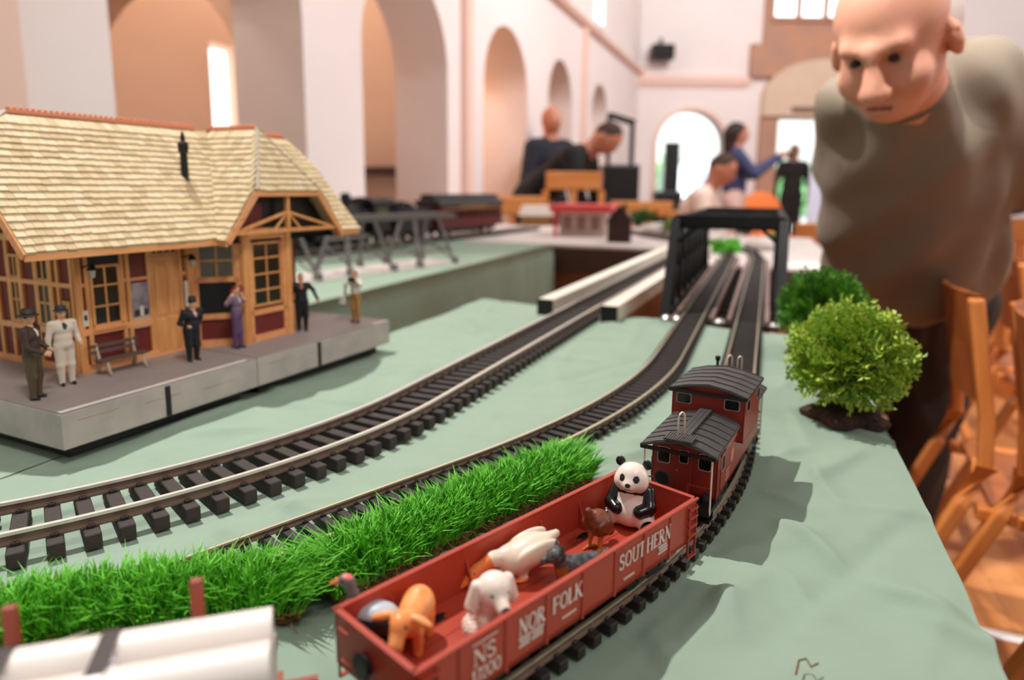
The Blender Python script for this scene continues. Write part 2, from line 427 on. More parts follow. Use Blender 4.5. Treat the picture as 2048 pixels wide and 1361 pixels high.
# clerestory windows
for k, (a, b, z0, z1) in enumerate(((8.35, 8.75, 2.78, 4.9), (6.9, 7.3, 2.78, 4.9), (5.4, 5.8, 2.78, 4.9))):
    wn = thing('window_%d' % (k + 1), None, None, hall((a + b) / 2, 0.0, z0), math.atan2(AX[1], AX[0])); wn['kind'] = 'structure'
    h = (b - a) / 2; H = z1 - z0
    MB().bx(-h, h, -0.012, -0.002, 0, H).build('window_pane', m_glass, wn)
    f = MB(); f.bx(-h - .06, -h, -0.03, 0.01, -.06, H); f.bx(h, h + .06, -0.03, 0.01, -.06, H); f.bx(-h, h, -0.05, 0.01, -.06, 0)
    f.build('window_frame', m_wall, wn)
# end wall (frontal), arched window opening and doorway
EY = 10.5
def EP(x, y): p = PXY(x, y, EY); return p[0], p[2]
ew = MB(); X0, X1 = 1.3, 9.5; ZT = 5.6
ax0, _ = EP(1313, 300); ax1, _ = EP(1449, 300); _, atop = EP(1380, 222); dx0, _ = EP(1551, 300); dx1, _ = EP(1645, 300); _, dtop = EP(1600, 237)
ar = (ax1 - ax0) / 2; acx = (ax0 + ax1) / 2; zs = atop - ar
def ebox(x0, x1, z0, z1, y0=EY, y1=EY + 0.3, mb=None): (mb or ew).bx(x0, x1, y0, y1, z0, z1)
ebox(X0, ax0, 0, ZT); ebox(ax1, dx0, 0, ZT); ebox(dx0, dx1, dtop, ZT); ebox(dx1, X1, 0, ZT)
n = 24
for i in range(n):
    t0, t1 = PI * i / n, PI * (i + 1) / n
    x0, z0, x1, z1 = acx - ar * math.cos(t0), zs + ar * math.sin(t0), acx - ar * math.cos(t1), zs + ar * math.sin(t1)
    ew.add([(x0, EY, z0), (x1, EY, z1), (x1, EY, ZT), (x0, EY, ZT), (x0, EY + .3, z0), (x1, EY + .3, z1), (x1, EY + .3, ZT), (x0, EY + .3, ZT)], [(3, 2, 1, 0), (1, 5, 4, 0), (4, 5, 6, 7)])
o = struct(ew.build('wall_far', m_wall)); o['label'] = 'pale pink end wall with arched window and doorway'
# end wall trims
c0 = EP(1262, 157); c1 = EP(1500, 157)
tr = MB(); tr.bx(X0, c1[0], EY - 0.06, EY, c0[1] - 0.07, c0[1] + 0.04); tr.bx(X0, c1[0] - .05, EY - 0.03, EY, c0[1] - 0.12, c0[1] - 0.07)
o = struct(tr.build('trim_5', m_trimp)); o['label'] = 'plaster cornice on the end wall'
tr = MB(); n = 24
for i in range(n):
    t0, t1 = PI * i / n, PI * (i + 1) / n
    for r0, r1 in ((ar, ar + 0.06),):
        tr.add([(acx - r * math.cos(t), EY - dy, zs + r * math.sin(t)) for t in (t0, t1) for r in (r0, r1) for dy in (0.0, 0.04)], [(0, 2, 3, 1), (0, 1, 5, 4), (1, 3, 7, 5), (3, 2, 6, 7), (0, 4, 6, 2)])
tr.bx(ax0 - .06, ax0, EY - .04, EY, 0, zs); tr.bx(ax1, ax1 + .06, EY - .04, EY, 0, zs)
o = struct(tr.build('trim_6', m_trimp)); o['label'] = 'moulding around the arched window'
# brown stone stepped surround over the doorway
s0 = EP(1500, 90); s1 = EP(1760, 158); u0 = EP(1527, 38)
sb = MB(); sb.bx(s0[0], s1[0], EY - 0.12, EY, s1[1], s0[1]); sb.bx(u0[0], s1[0], EY - 0.08, EY, s0[1], u0[1]); sb.bx(u0[0], u0[0] + .12, EY - .08, EY, u0[1], ZT)
o = struct(sb.build('trim_7', m_stone)); o['label'] = 'brown stone surround stepped above the doorway'
hood = MB(); h0 = EP(1518, 234); h1 = EP(1760, 234); ht = EP(1640, 122)
n = 18; hc = (h0[0] + h1[0]) / 2; hr = (h1[0] - h0[0]) / 2; hz = h0[1] + 0.28
poly = [(h0[0], h0[1]), (h1[0], h0[1])] + [(hc + hr * math.cos(PI * i / n), hz + (ht[1] - hz) * math.sin(PI * i / n)) for i in range(n + 1)]
hood.prism(poly, EY - 0.16, EY, M=lambda x, y, h: (x, h, y))
hood.bx(h0[0] + .75, h0[0] + 1.15, EY - 0.17, EY - 0.155, h0[1] + .1, h0[1] + .17) if False else None
o = struct(hood.build('trim_8', m_beige)); o['label'] = 'beige arched stone tympanum over the doorway'
db = MB(); db.bx(h0[0], dx0 - 0.02, EY - 0.1, EY, 0, h0[1]); o = struct(db.build('trim_9', m_stone)); o['label'] = 'brown stone door jamb'
# name lettering bar on the tympanum (a dark plaque)
pq = thing('wall_plaque', 'small dark plaque on the beige arch over the doorway', 'plaque', (EP(1597, 220)[0], EY - 0.165, EP(1597, 222)[1]))
MB().bx(-0.17, 0.17, -0.012, 0, -0.04, 0.04).build('plate', mat('bronze_plate', (128, 98, 78), 0.5), pq)
# three-light upper window
for k in range(3):
    x0 = EP(1545 + 53 * k, 30)[0]; x1 = EP(1586 + 53 * k, 30)[0]; z0 = EP(1545, 37)[1]
    wn = thing('window_%d' % (k + 4), None, None, ((x0 + x1) / 2, EY - 0.09, z0)); wn['kind'] = 'structure'
    h = (x1 - x0) / 2; MB().bx(-h, h, 0, 0.02, 0, 1.6).build('window_pane', m_glass, wn)
    f = MB(); f.bx(-h - .05, -h, -.02, 0.02, 0, 1.6); f.bx(h, h + .05, -.02, 0.02, 0, 1.6); f.bx(-h - .05, h + .05, -.04, 0.02, -.06, 0); f.build('window_frame', m_stone, wn)
# right wall
rw = MB(); P = hall
wbox2 = MB(); wbox(-2.5, 11.5, 7.3, 7.6, 0, ZTOP, wbox2); o = struct(wbox2.build('wall_right', m_wall)); o['label'] = 'pale plaster side wall'
# loudspeaker on the end wall
sp = thing('loudspeaker', 'black loudspeaker mounted on the end wall', 'speaker', (EP(1319, 110)[0], EY, EP(1319, 110)[1]))
MB().bx(-0.16, 0.16, -0.3, -0.06, -0.1, 0.1).build('cabinet', m_dark, sp, bevel=0.015)
MB().bx(-0.14, 0.14, -0.31, -0.3, -0.08, 0.08).build('grille', mat('speaker_mesh', (30, 30, 32), 0.8), sp)
MB().bx(-0.03, 0.03, -0.06, 0.0, -0.02, 0.02).bx(-0.02, 0.02, -0.1, -0.06, 0.1, 0.22).build('bracket', m_dark, sp)
# outdoors
gnd = MB(); gnd.bx(-4, 24, EY + 0.3, 34, -0.12, -0.02)
o = struct(gnd.build('ground_outdoors', mat('pale_paving', (205, 208, 205), 0.8, var=.1))); o['label'] = 'bright paving outside the doors'
ob_ = thing('white_building', 'sunlit white building wall outside beyond the hedge', 'building', (9.0, 31.5, -.02)); MB().bx(-9, 9, 0, .4, 0, 7.5).build('facade', mat('sunlit_render', (250, 250, 248), .9), ob_); MB().bx(-9.2, 9.2, -.3, .5, 7.5, 7.9).build('eaves', m_beige, ob_)  # white wall added so the opening above the hedge reads as bright sky
hg = thing('hedge', 'bright green hedge outside the doors', 'hedge', (8.5, 29.0, -0.02))
hv = []; hf = []
for i in range(2600):
    p = np.array([random.uniform(-7, 7), random.uniform(-0.6, 0.6), random.uniform(0, 2.1)]); d = np.random.normal(size=3) * 0.16; e = np.random.normal(size=3) * 0.16
    k = len(hv); hv += [p, p + d, p + d + e, p + e]; hf.append((k, k + 1, k + 2, k + 3))
mb = MB(); mb.add(hv, hf); lv = mb.build('foliage', mat('hedge_leaf', (150, 205, 140), 0.6, objrand=0), hg); lv['kind'] = 'stuff'
MB().bx(-7, 7, -.35, .35, 0, 1.9).build('hedge_core', mat('hedge_inner', (130, 185, 125), 0.8), hg)
# ================================================================== TABLES AND CLOTHS
TA = AX; TB = RX                       # table axes: a away from the camera, b to the right (origin under the camera)
def tb(a, b, z=0.0): p = TA * a + TB * b; return np.array([p[0], p[1], T + z])
m_cloth = mat('sage_green_cotton', (146, 164, 146), 0.9, var=0.05, vscale=30, bump=0.35, bscale=45, spec=0.2, dist=0.004)
m_ply = mat('plywood', (150, 98, 60), 0.6, rgb2=(128, 78, 46), wood='x', wscale=20)
m_leg = mat('grey_steel', (120, 122, 124), 0.4, metal=0.8)
_rs = np.random.RandomState(3)
def folds(n, amin, amax, bmin, bmax, h=0.0045):
    L = []
    for i in range(n):
        L.append((_rs.uniform(amin, amax), _rs.uniform(bmin, bmax), _rs.uniform(0, PI), _rs.uniform(0.03, 0.13), _rs.uniform(0.0022, 0.007), h * _rs.uniform(0.3, 1.0) * _rs.choice([1, 1, -0.7])))
    return L
NF = folds(120, -0.2, 1.25, -0.5, 0.13, 0.0072)
# three long sharp creases on the right, as in the photo
def crease(p, q, wd, h):
    A = G(*p)[:2]; B = G(*q)[:2]; ua = np.array([A @ TA, A @ TB]); ub = np.array([B @ TA, B @ TB]); d = ub - ua
    return ((ua + ub)[0] / 2, (ua + ub)[1] / 2, math.atan2(d[1], d[0]), np.linalg.norm(d) / 2, wd, h)
NF += [crease((1555, 1035), (1720, 1160), 0.004, 0.010), crease((1720, 1160), (1945, 1262), 0.0045, 0.011), crease((1560, 1130), (1640, 1250), 0.005, 0.006), crease((1440, 1170), (1480, 1290), 0.006, 0.006),
       crease((1420, 1230), (1560, 1120), 0.008, 0.004), crease((1330, 1340), (1480, 1180), 0.009, 0.005), crease((1700, 1090), (1840, 1010), 0.006, 0.003), crease((560, 1000), (640, 1090), 0.004, 0.003), crease((300, 905), (360, 940), 0.006, 0.004), crease((1100, 760), (1170, 650), 0.006, 0.003), crease((1240, 720), (1290, 640), 0.008, 0.003)]
def cloth_h(a, b):
    a = np.asarray(a, float); b = np.asarray(b, float); z = np.zeros(np.broadcast(a, b).shape)
    for (ca, cb, th, L, wd, h) in NF:
        da = a - ca; dbb = b - cb; l = da * math.cos(th) + dbb * math.sin(th); q = -da * math.sin(th) + dbb * math.cos(th)
        env = np.clip(1 - (l / L) ** 2, 0, 1) ** 1.0
        z = z + h * env * np.where(q > 0, np.exp(-(np.abs(q) / (wd * .9)) ** 1.5), np.exp(-np.abs(q) / (wd * 2.2)))
    z = z + 0.0006 * (np.sin(a * 23 + 2 * np.sin(b * 17)) + np.sin(b * 31 + 1.7 * np.sin(a * 19)))
    return z
AFAR = lambda b: np.interp(b, [-0.53, 0.0, 0.13], [1.25, 1.125, 1.10])
TRACK_KEEP = []          # filled by tracks: cloth lies flat under them
def far_clamp(z): return np.minimum(z, 0.0035)
def cloth_top(name, amin, afun, bmin, bmax, na, nb, label, skirt=None, parent=None, flat=False):
    V = []; F = []
    bb = np.linspace(bmin, bmax, nb + 1); fa = np.array([float(afun(x)) for x in bb])
    AA = amin + (fa[None] - amin) * np.linspace(0, 1, na + 1)[:, None]; BB = np.repeat(bb[None], na + 1, 0)
    PP = AA[..., None] * TA + BB[..., None] * TB
    Z = np.zeros_like(AA)
    if not flat:
        Z = np.clip(cloth_h(AA, BB), -0.004, 0.011); wgt = np.ones_like(Z)
        for P, rad in TRACK_KEEP:
            d = np.full(Z.shape, 9.0)
            for q in P: d = np.minimum(d, np.hypot(PP[..., 0] - q[0], PP[..., 1] - q[1]))
            wgt = np.minimum(wgt, np.clip((d - rad) / 0.02, 0, 1))
        for _ in range(3):
            Zp = np.pad(Z, 1, mode='edge'); Z = (Zp[1:-1, 1:-1] * 2 + Zp[:-2, 1:-1] + Zp[2:, 1:-1] + Zp[1:-1, :-2] + Zp[1:-1, 2:]) / 6
        Z = np.where(wgt < 1, np.minimum(Z * wgt, Z), Z) - 0.0012
    V = [np.array([p[0], p[1], T + z]) for p, z in zip(PP.reshape(-1, 2), Z.reshape(-1))]
    W = nb + 1
    for i in range(na):
        for j in range(nb): F.append((i * W + j, i * W + j + 1, (i + 1) * W + j + 1, (i + 1) * W + j))
    # hanging sides
    def drop(idx, out, depth=0.3, n=8):
        nonlocal V, F
        prev = list(idx)
        for k in range(1, n + 1):
            cur = []
            for q, ii in enumerate(idx):
                s = q / max(1, len(idx) - 1)
                ruf = 0.008 + 0.030 * (k / n) ** .7 * (0.5 + 0.5 * math.sin(s * 26 + 1.6 * math.sin(s * 17))) + 0.012 * (k / n) * math.sin(s * 61 + 2 * math.sin(s * 23)) + 0.004 * math.sin(s * 90 + k * .5) * (k / n)
                base = V[ii]; o2 = TA * out[0] + TB * out[1]
                cur.append(len(V)); V.append(np.array([base[0] + o2[0] * ruf, base[1] + o2[1] * ruf, T - depth * (k / n) ** 1.0 - (0.002 if k == 1 else 0)]))
            for q in range(len(idx) - 1): F.append((prev[q], prev[q + 1], cur[q + 1], cur[q]))
            prev = cur
    sk = skirt or ''
    if 'r' in sk: drop([i * W + nb for i in range(na + 1)], (0, 1))
    if 'l' in sk: drop([i * W for i in range(na, -1, -1)], (0, -1))
    if 'f' in sk: drop([na * W + j for j in range(nb, -1, -1)], (1, 0))
    if 'n' in sk: drop([j for j in range(nb + 1)], (-1, 0))
    mb = MB(); mb.add(V, F); return mb

def table_frame(name, label, a0, a1, b0, b1, zt=-0.012):
    t = thing(name, label, 'table', tuple(tb((a0 + a1) / 2, (b0 + b1) / 2, -T)), math.atan2(TA[1], TA[0]))
    la, lb = (a1 - a0) / 2, (b1 - b0) / 2
    MB().bx(-la, la, -lb, lb, T + zt - 0.025, T + zt).build('tabletop', m_ply, t)
    for sa in (-1, 1):
        for sb in (-1, 1):
            x, y = sa * (la - 0.06), sb * (lb - 0.06); MB().tube([(x, y, 0), (x, y, T + zt - 0.025)], 0.014, 10).build('leg', m_leg, t, smooth=True)
        MB().bar((sa * (la - .06), -lb + .06, T - .1), (sa * (la - .06), lb - .06, T - .1), .02, .02).build('stretcher', m_leg, t)
    return t
# ================================================================== TRACKS
m_rail = mat('nickel_rail', (236, 228, 216), 0.35, metal=0.45, var=0.06, vscale=90)  # near-white colour stands in for the shine on the rail head
m_web = mat('bronze_rail_web', (126, 104, 90), 0.45, metal=0.5)
m_brass = mat('brass_rail', (226, 212, 182), 0.3, metal=0.6)
m_steelr = mat('steel_rail', (196, 188, 176), 0.35, metal=0.6)
m_tieg = mat('weathered_brown_tie', (58, 48, 42), 0.75, var=0.25, vscale=120, bump=0.4, bscale=900)
m_tieo = mat('black_brown_tie', (42, 34, 30), 0.6, var=0.2, vscale=200)
_ang = lambda d: math.atan2(d[1], d[0])
def dvec(deg): return np.array([math.cos(math.radians(deg)), math.sin(math.radians(deg))])
# G-gauge track one: straight at 67.6 degrees preceded by an arc
S1 = np.array([-0.093, 0.650]); R1 = 0.56; O1 = S1 + R1 * np.array([-math.sin(math.radians(67.6)), math.cos(math.radians(67.6))])
P1 = [O1 + R1 * np.array([math.sin(math.radians(h)), -math.cos(math.radians(h))]) for h in np.linspace(2, 67.6, 60)]
E1 = P1[-1] + dvec(67.6) * 0.60; P1.append(E1)                 # ends at the table edge
B1 = [E1 + dvec(67.6) * t for t in (0.0, 1.40)]
# O-gauge track two
c2a = np.array([-0.1937, 0.3257]); d2a = dvec(45.3); c2b = np.array([0.209, 0.8716]); d2b = dvec(69.7)
def isect(p, d, q, e):
    M = np.array([[d[0], -e[0]], [d[1], -e[1]]]); s = np.linalg.solve(M, q - p); return p + d * s[0]
K2 = isect(c2a, d2a, c2b, d2b)
P2 = fillet([c2a - d2a * 0.14, K2, c2b + d2b * 0.32], 1.0)
B2 = [P2[-1], P2[-1] + dvec(69.7) * 1.12]
# O-gauge track three, under the train
GC = np.array([0.0167, 0.3064]); GA = 45.8
c3b = np.array([0.298, 0.860])
K3 = isect(GC, dvec(GA), c3b, dvec(69.6))
FC = np.array([-0.068, 0.219]); FA = 17.3                       # flat car: front end on the track, heading
K3b = isect(GC, dvec(GA), FC, dvec(FA))
P3 = fillet([FC - dvec(FA) * 0.34, K3b, GC + dvec(GA) * 0.02], 0.25)[:-1] + fillet([GC + dvec(GA) * 0.02, K3, c3b + dvec(69.6) * 0.25], 0.70)
B3 = [P3[-1], P3[-1] + dvec(69.6) * 1.12]
TRACK_KEEP += [(resample(P1, 0.02), 0.045), (resample(P2, 0.02), 0.030), (resample(P3, 0.02), 0.030)]

def rail_profile(h, wd):
    b = wd * 1.9; return [(-b, 0), (b, 0), (b, h * .14), (wd * .35, h * .3), (wd * .35, h * .66), (wd, h * .74), (wd, h), (-wd, h), (-wd, h * .74), (-wd * .35, h * .66), (-wd * .35, h * .3), (-b, h * .14)]
def offset(P, d):
    P = np.array(P); t = np.gradient(P, axis=0); t /= np.linalg.norm(t, axis=1)[:, None]
    return P + d * np.stack([-t[:, 1], t[:, 0]], 1)
def track(name, label, path, gauge, rh, rw, tie, pitch, mr, mt, z0=0.0, joined=False, skip=(), jit=0.0):
    L, Wd, H = tie                     # tie length, width, height
    base = resample(path, 0.008); a0 = base[0]
    t = thing(name, label, 'train track', (a0[0], a0[1], T + z0), 0.0)
    rel = base - a0
    for s in (1, -1):
        q = offset(rel, s * (gauge / 2 + rw)); mb = MB(); mb.sweep(rail_profile(rh, rw), [(p[0], p[1], H) for p in q]); nf = len(mb.f); mb.mi = [1 if (i % 12) in (5, 6, 7) else 0 for i in range(nf)]
        o = mb.build('rail', [m_web, mr], t)
    def tie_mb(M=None):
        mb = MB(); mb.bx(-L / 2, L / 2, -Wd / 2, Wd / 2, 0, H)
        for s in (1, -1):
            x = s * (gauge / 2 + rw)
            for e in (1, -1):
                xx = x + e * rw * 2.3; mb.bx(xx - rw * .8, xx + rw * .8, -Wd * .26, Wd * .26, H, H + rh * .32); mb.bx(xx - rw * .45, xx + rw * .45, -Wd * .12, Wd * .12, H, H + rh * .45)
        return mb
    tp = resample(path, pitch); tg = np.gradient(tp, axis=0); proto = None; J = MB(); B = tie_mb()
    for i, (p, d) in enumerate(zip(tp, tg)):
        if i in skip: continue
        an = math.atan2(d[1], d[0]) + PI / 2 + random.uniform(-jit, jit); p = p - a0
        if joined:
            R = rotm(0, 0, an); J.add(np.array(B.v) @ R.T + np.array([p[0], p[1], 0]), B.f)
        else:
            if proto is None: o = B.build('tie', mt, t, bevel=0.0006, seg=1); proto = o
            else: o = proto.copy(); link(o, t)
            o.location = (p[0], p[1], 0); o.rotation_euler = (0, 0, an)
    if joined: o = J.build('ties', mt, t); o['kind'] = 'stuff'
    return t
track('railway_track', 'wide gauge silver railed track curving past the station platform', P1, 0.045, 0.0078, 0.0015, (0.076, 0.0092, 0.0100), 0.0179, m_rail, m_tieg, jit=0.012)
track('railway_track', 'narrow gauge track curving behind the grass strip', P2, 0.032, 0.0050, 0.0009, (0.047, 0.0062, 0.0058), 0.0128, m_brass, m_tieo, jit=0.01)
track('railway_track', 'narrow gauge track carrying the red gondola and caboose', P3, 0.032, 0.0050, 0.0009, (0.047, 0.0062, 0.0058), 0.0128, m_brass, m_tieo, jit=0.01)
track('bridge_track', 'far track crossing the gap between the white girders', B1, 0.045, 0.0078, 0.0015, (0.076, 0.0092, 0.0100), 0.0179, m_steelr, m_tieg, joined=True)
track('bridge_track', 'left of the two tracks crossing inside the black truss bridge', B2, 0.032, 0.0050, 0.0009, (0.047, 0.0062, 0.0058), 0.0128, m_steelr, m_tieo, joined=True)
track('bridge_track', 'right of the two tracks crossing inside the black truss bridge', B3, 0.032, 0.0050, 0.0009, (0.047, 0.0062, 0.0058), 0.0128, m_steelr, m_tieo, joined=True)

# --- cloth and tables
mb = cloth_top('c', -0.45, AFAR, -0.53, 0.117, 560, 230, '', skirt='rlf')
o = mb.build('tablecloth', m_cloth, smooth=True); tag(o, 'sage green cotton cloth with creases under the train tracks in front', 'tablecloth')
table_frame('folding_table', 'plywood folding table hidden under the front green cloth', -0.44, 1.08, -0.52, 0.105)
mb = cloth_top('c', -0.45, lambda b: 0.80, -1.75, -0.531, 60, 50, '', skirt='f')
o = mb.build('tablecloth', m_cloth, smooth=True); tag(o, 'sage green cloth under the rear half of the toy station', 'tablecloth')
table_frame('folding_table', 'plywood folding table under the toy station end', -0.44, 0.79, -1.74, -0.54)
mb = cloth_top('c', 0.80, lambda b: 2.58, -1.8, -0.80, 60, 40, '', skirt='rf', flat=True)
o = mb.build('tablecloth', m_cloth, smooth=True); tag(o, 'green cloth hanging over the far table beyond the pit', 'tablecloth')
table_frame('folding_table', 'plywood folding table under the steam engine at the back', 0.82, 2.56, -1.79, -0.815)
# ================================================================== THE TRAIN
m_red = mat('oxide_red_plastic', (172, 62, 42), 0.42, var=0.06, vscale=60, spec=0.45)
m_redc = mat('caboose_red_plastic', (140, 34, 20), 0.4, spec=0.5)
m_blk = mat('black_metal', (16, 15, 15), 0.4)
m_roofg = mat('charcoal_roof', (66, 63, 61), 0.5, var=0.1, vscale=150)
m_wht = mat('white_lettering', (228, 205, 196), 0.6)
m_wire = mat('cream_wire', (228, 208, 186), 0.4)
m_sil = mat('silver_frame', (170, 150, 138), 0.4, metal=0.3)
m_win = mat('dark_window', (10, 10, 11), 0.15)
# --- serif lettering: strokes given on a unit cell (width w, height 1)
def _curve(f, n=18): return [f(i / n) for i in range(n + 1)]
def glyph(ch):
    """list of (polyline, thick) strokes"""
    th, tn = 0.15, 0.065
    sf = lambda x, y, w=0.26: ([(x - w / 2, y), (x + w / 2, y)], tn)
    arc = lambda cx, cy, rx, ry, a0, a1, n=16: [(cx + rx * math.cos(a0 + (a1 - a0) * i / n), cy + ry * math.sin(a0 + (a1 - a0) * i / n)) for i in range(n + 1)]
    if ch == 'N': return .86, [([(.14, 0), (.14, 1)], tn), ([(.12, 1), (.72, 0)], th), ([(.72, 0), (.72, 1)], tn), sf(.14, .03), sf(.1, .97, .2), sf(.72, .97)]
    if ch == 'O' or ch == '0': return .86, [(arc(.43, .5, .33, .46, 0, 2 * PI, 28), .11)]
    if ch == 'R': return .84, [([(.16, 0), (.16, 1)], th), (arc(.16, .74, .44, .23, PI / 2, -PI / 2), .1), ([(.38, .5), (.74, 0)], th), sf(.16, .03), sf(.76, .03, .16), sf(.1, .97, .16)]
    if ch == 'F': return .74, [([(.16, 0), (.16, 1)], th), ([(.05, .96), (.66, .96)], .08), ([(.16, .52), (.5, .52)], .07), ([(.66, .96), (.66, .78)], .06), ([(.5, .62), (.5, .42)], .06), sf(.16, .03)]
    if ch == 'E': return .76, [([(.16, 0), (.16, 1)], th), ([(.05, .96), (.66, .96)], .08), ([(.16, .52), (.5, .52)], .07), ([(.05, .04), (.68, .04)], .08), ([(.66, .96), (.66, .78)], .06), ([(.68, .04), (.68, .22)], .06)]
    if ch == 'L': return .74, [([(.16, 0), (.16, 1)], th), ([(.05, .04), (.66, .04)], .08), ([(.66, .04), (.66, .24)], .06), sf(.16, .97)]
    if ch == 'K': return .88, [([(.16, 0), (.16, 1)], th), ([(.7, .98), (.18, .45)], .07), ([(.36, .6), (.76, 0)], th), sf(.16, .03), sf(.16, .97), sf(.7, .97, .24), sf(.76, .03, .24)]
    if ch == 'S': return .64, [([(.52, .80)] + arc(.31, .73, .2, .23, .5, PI * 1.25, 10) + [(.31, .52)] + arc(.31, .26, .22, .23, PI * .3, -PI * .95, 12), .12)]
    if ch == 'U': return .84, [([(.16, 1), (.16, .34)] + arc(.42, .32, .26, .3, PI, 2 * PI, 12) + [(.68, .34), (.68, 1)], .11), sf(.16, .97), sf(.68, .97)]
    if ch == 'T': return .76, [([(.38, 0), (.38, 1)], th), ([(.06, .96), (.70, .96)], .08), ([(.06, .96), (.06, .78)], .06), ([(.70, .96), (.70, .78)], .06), sf(.38, .03)]
    if ch == 'H': return .90, [([(.16, 0), (.16, 1)], th), ([(.72, 0), (.72, 1)], th), ([(.16, .52), (.72, .52)], .07), sf(.16, .03), sf(.16, .97), sf(.72, .03), sf(.72, .97)]
    if ch == '1': return .5, [([(.25, 0), (.25, 1), (.1, .8)], th), sf(.25, .03)]
    if ch == '2': return .66, [(arc(.32, .72, .22, .24, PI, -.6, 10) + [(.1, .05), (.58, .05)], .1)]
    if ch == '7': return .62, [([(.08, .95), (.54, .95), (.24, 0)], .12)]
    if ch == '-': return .4, [([(.05, .5), (.35, .5)], .1)]
    return .4, []
def letters(word, h, x0, z0, y, sx=1.0, thick=0.00025):
    """raised print on a plane y=const facing -y; returns MB and width"""
    mb = MB(); x = x0; d = 0
    for ch in word:
        w_, st = glyph(ch)
        for pl, th in st:
            for (ax_, az), (bx_, bz) in zip(pl[:-1], pl[1:]):
                A = np.array([x + ax_ * h * sx, z0 + az * h]); B = np.array([x + bx_ * h * sx, z0 + bz * h]); e = B - A; L = np.linalg.norm(e)
                if L < 1e-9: continue
                e /= L; nrm = np.array([-e[1], e[0]]) * th * h / 2 * (1.15 if abs(e[1]) > .5 else 1.0); A = A - e * th * h * .12; B = B + e * th * h * .12
                q = [A - nrm, B - nrm, B + nrm, A + nrm]; yy = y - 0.00004 * (d % 5); d += 1
                mb.add([(p[0], yy - thick, p[1]) for p in q], [(0, 1, 2, 3)])
        x += w_ * h * sx
    return mb, x - x0

# ------------------------------------------------------------------ gondola
gt = thing('gondola_car', 'open red gondola car carrying toy animals', 'toy train car', (GC[0], GC[1], T + 0.0), math.radians(GA))
ZB, ZR, HL, HW, WT = 0.0255, 0.0490, 0.0985, 0.0265, 0.0014
sh = MB()
sh.bx(-HL, HL, -HW, HW, ZB, ZB + 0.0018)
sh.bx(-HL, HL, -HW, -HW + WT, ZB, ZR); sh.bx(-HL, HL, HW - WT, HW, ZB, ZR)
sh.bx(-HL, -HL + WT, -HW, HW, ZB, ZR); sh.bx(HL - WT, HL, -HW, HW, ZB, ZR)
sh.build('car_body', m_red, gt)
FLZ = ZB + 0.0018
# floor planks
for i in range(5):
    y0 = -HW + WT + (2 * (HW - WT)) * i / 5; MB().bx(-HL + WT, HL - WT, y0 + 0.0002, y0 + 2 * (HW - WT) / 5 - 0.0002, FLZ, FLZ + 0.0005).build('floor_plank', m_red, gt)
rim = MB(); e = 0.0010
rim.bx(-HL - e, HL + e, -HW - e, -HW + WT + .0004, ZR, ZR + .0012); rim.bx(-HL - e, HL + e, HW - WT - .0004, HW + e, ZR, ZR + .0012)
rim.bx(-HL - e, -HL + WT + .0004, -HW, HW, ZR, ZR + .0012); rim.bx(HL - WT - .0004, HL + e, -HW, HW, ZR, ZR + .0012)
rim.build('rim', m_red, gt, bevel=0.0003)
RIBS = [-0.0775 + 0.0248 * i for i in range(7)]
for s in (-1, 1):
    for x in RIBS:
        MB().bx(x - .0008, x + .0008, s * HW - .0008, s * HW + .0008, ZB - .0006, ZR).build('side_rib', m_red, gt, bevel=0.0003, seg=1)
for x in (RIBS[0] + .006, RIBS[2], RIBS[4] + .004, RIBS[5] + .012):     # inner gussets
    for s in (-1, 1):
        yy = s * (HW - WT); MB().add([(x - .0006, yy, FLZ), (x + .0006, yy, FLZ), (x - .0006, yy - s * .006, FLZ), (x + .0006, yy - s * .006, FLZ), (x - .0006, yy, FLZ + .0165), (x + .0006, yy, FLZ + .0165)],
                                      [(0, 2, 4), (1, 5, 3), (2, 3, 5, 4), (0, 1, 3, 2), (0, 4, 5, 1)]).build('gusset', m_red, gt)
rv = MB()
for s in (-1, 1):
    x = -HL + .001
    while x < HL:
        for z in (ZB + .0022,): rv.box((x, s * (HW + .0001), z), (.0005, .0005, .0005))
        rv.box((x, s * (HW + .0001), ZB + .0006), (.0005, .0005, .0005)); x += .0017
o = rv.build('rivets', m_red, gt); o['kind'] = 'stuff'
# ladders with steps on all corners
for s in (-1, 1):
    for e2 in (-1, 1):
        lx = e2 * (HL - .0055); y = s * (HW + .0010)
        ld = MB(); ld.bx(lx - .0042, lx - .0035, y - .0006, y + .0006, ZB, ZR - .002); ld.bx(lx + .0035, lx + .0042, y - .0006, y + .0006, ZB, ZR - .002)
        for z in (.030, .0355, .0405, .0455): ld.bx(lx - .0042, lx + .0042, y - .0012, y + .0012, z, z + .0009)
        ld.bx(lx - .004, lx - .0034, y - .0006, y + .0006, ZB - .0075, ZB); ld.bx(lx + .0034, lx + .004, y - .0006, y + .0006, ZB - .0075, ZB); ld.bx(lx - .004, lx + .004, y - .001, y + .001, ZB - .0082, ZB - .0074)
        ld.build('ladder', m_red, gt)
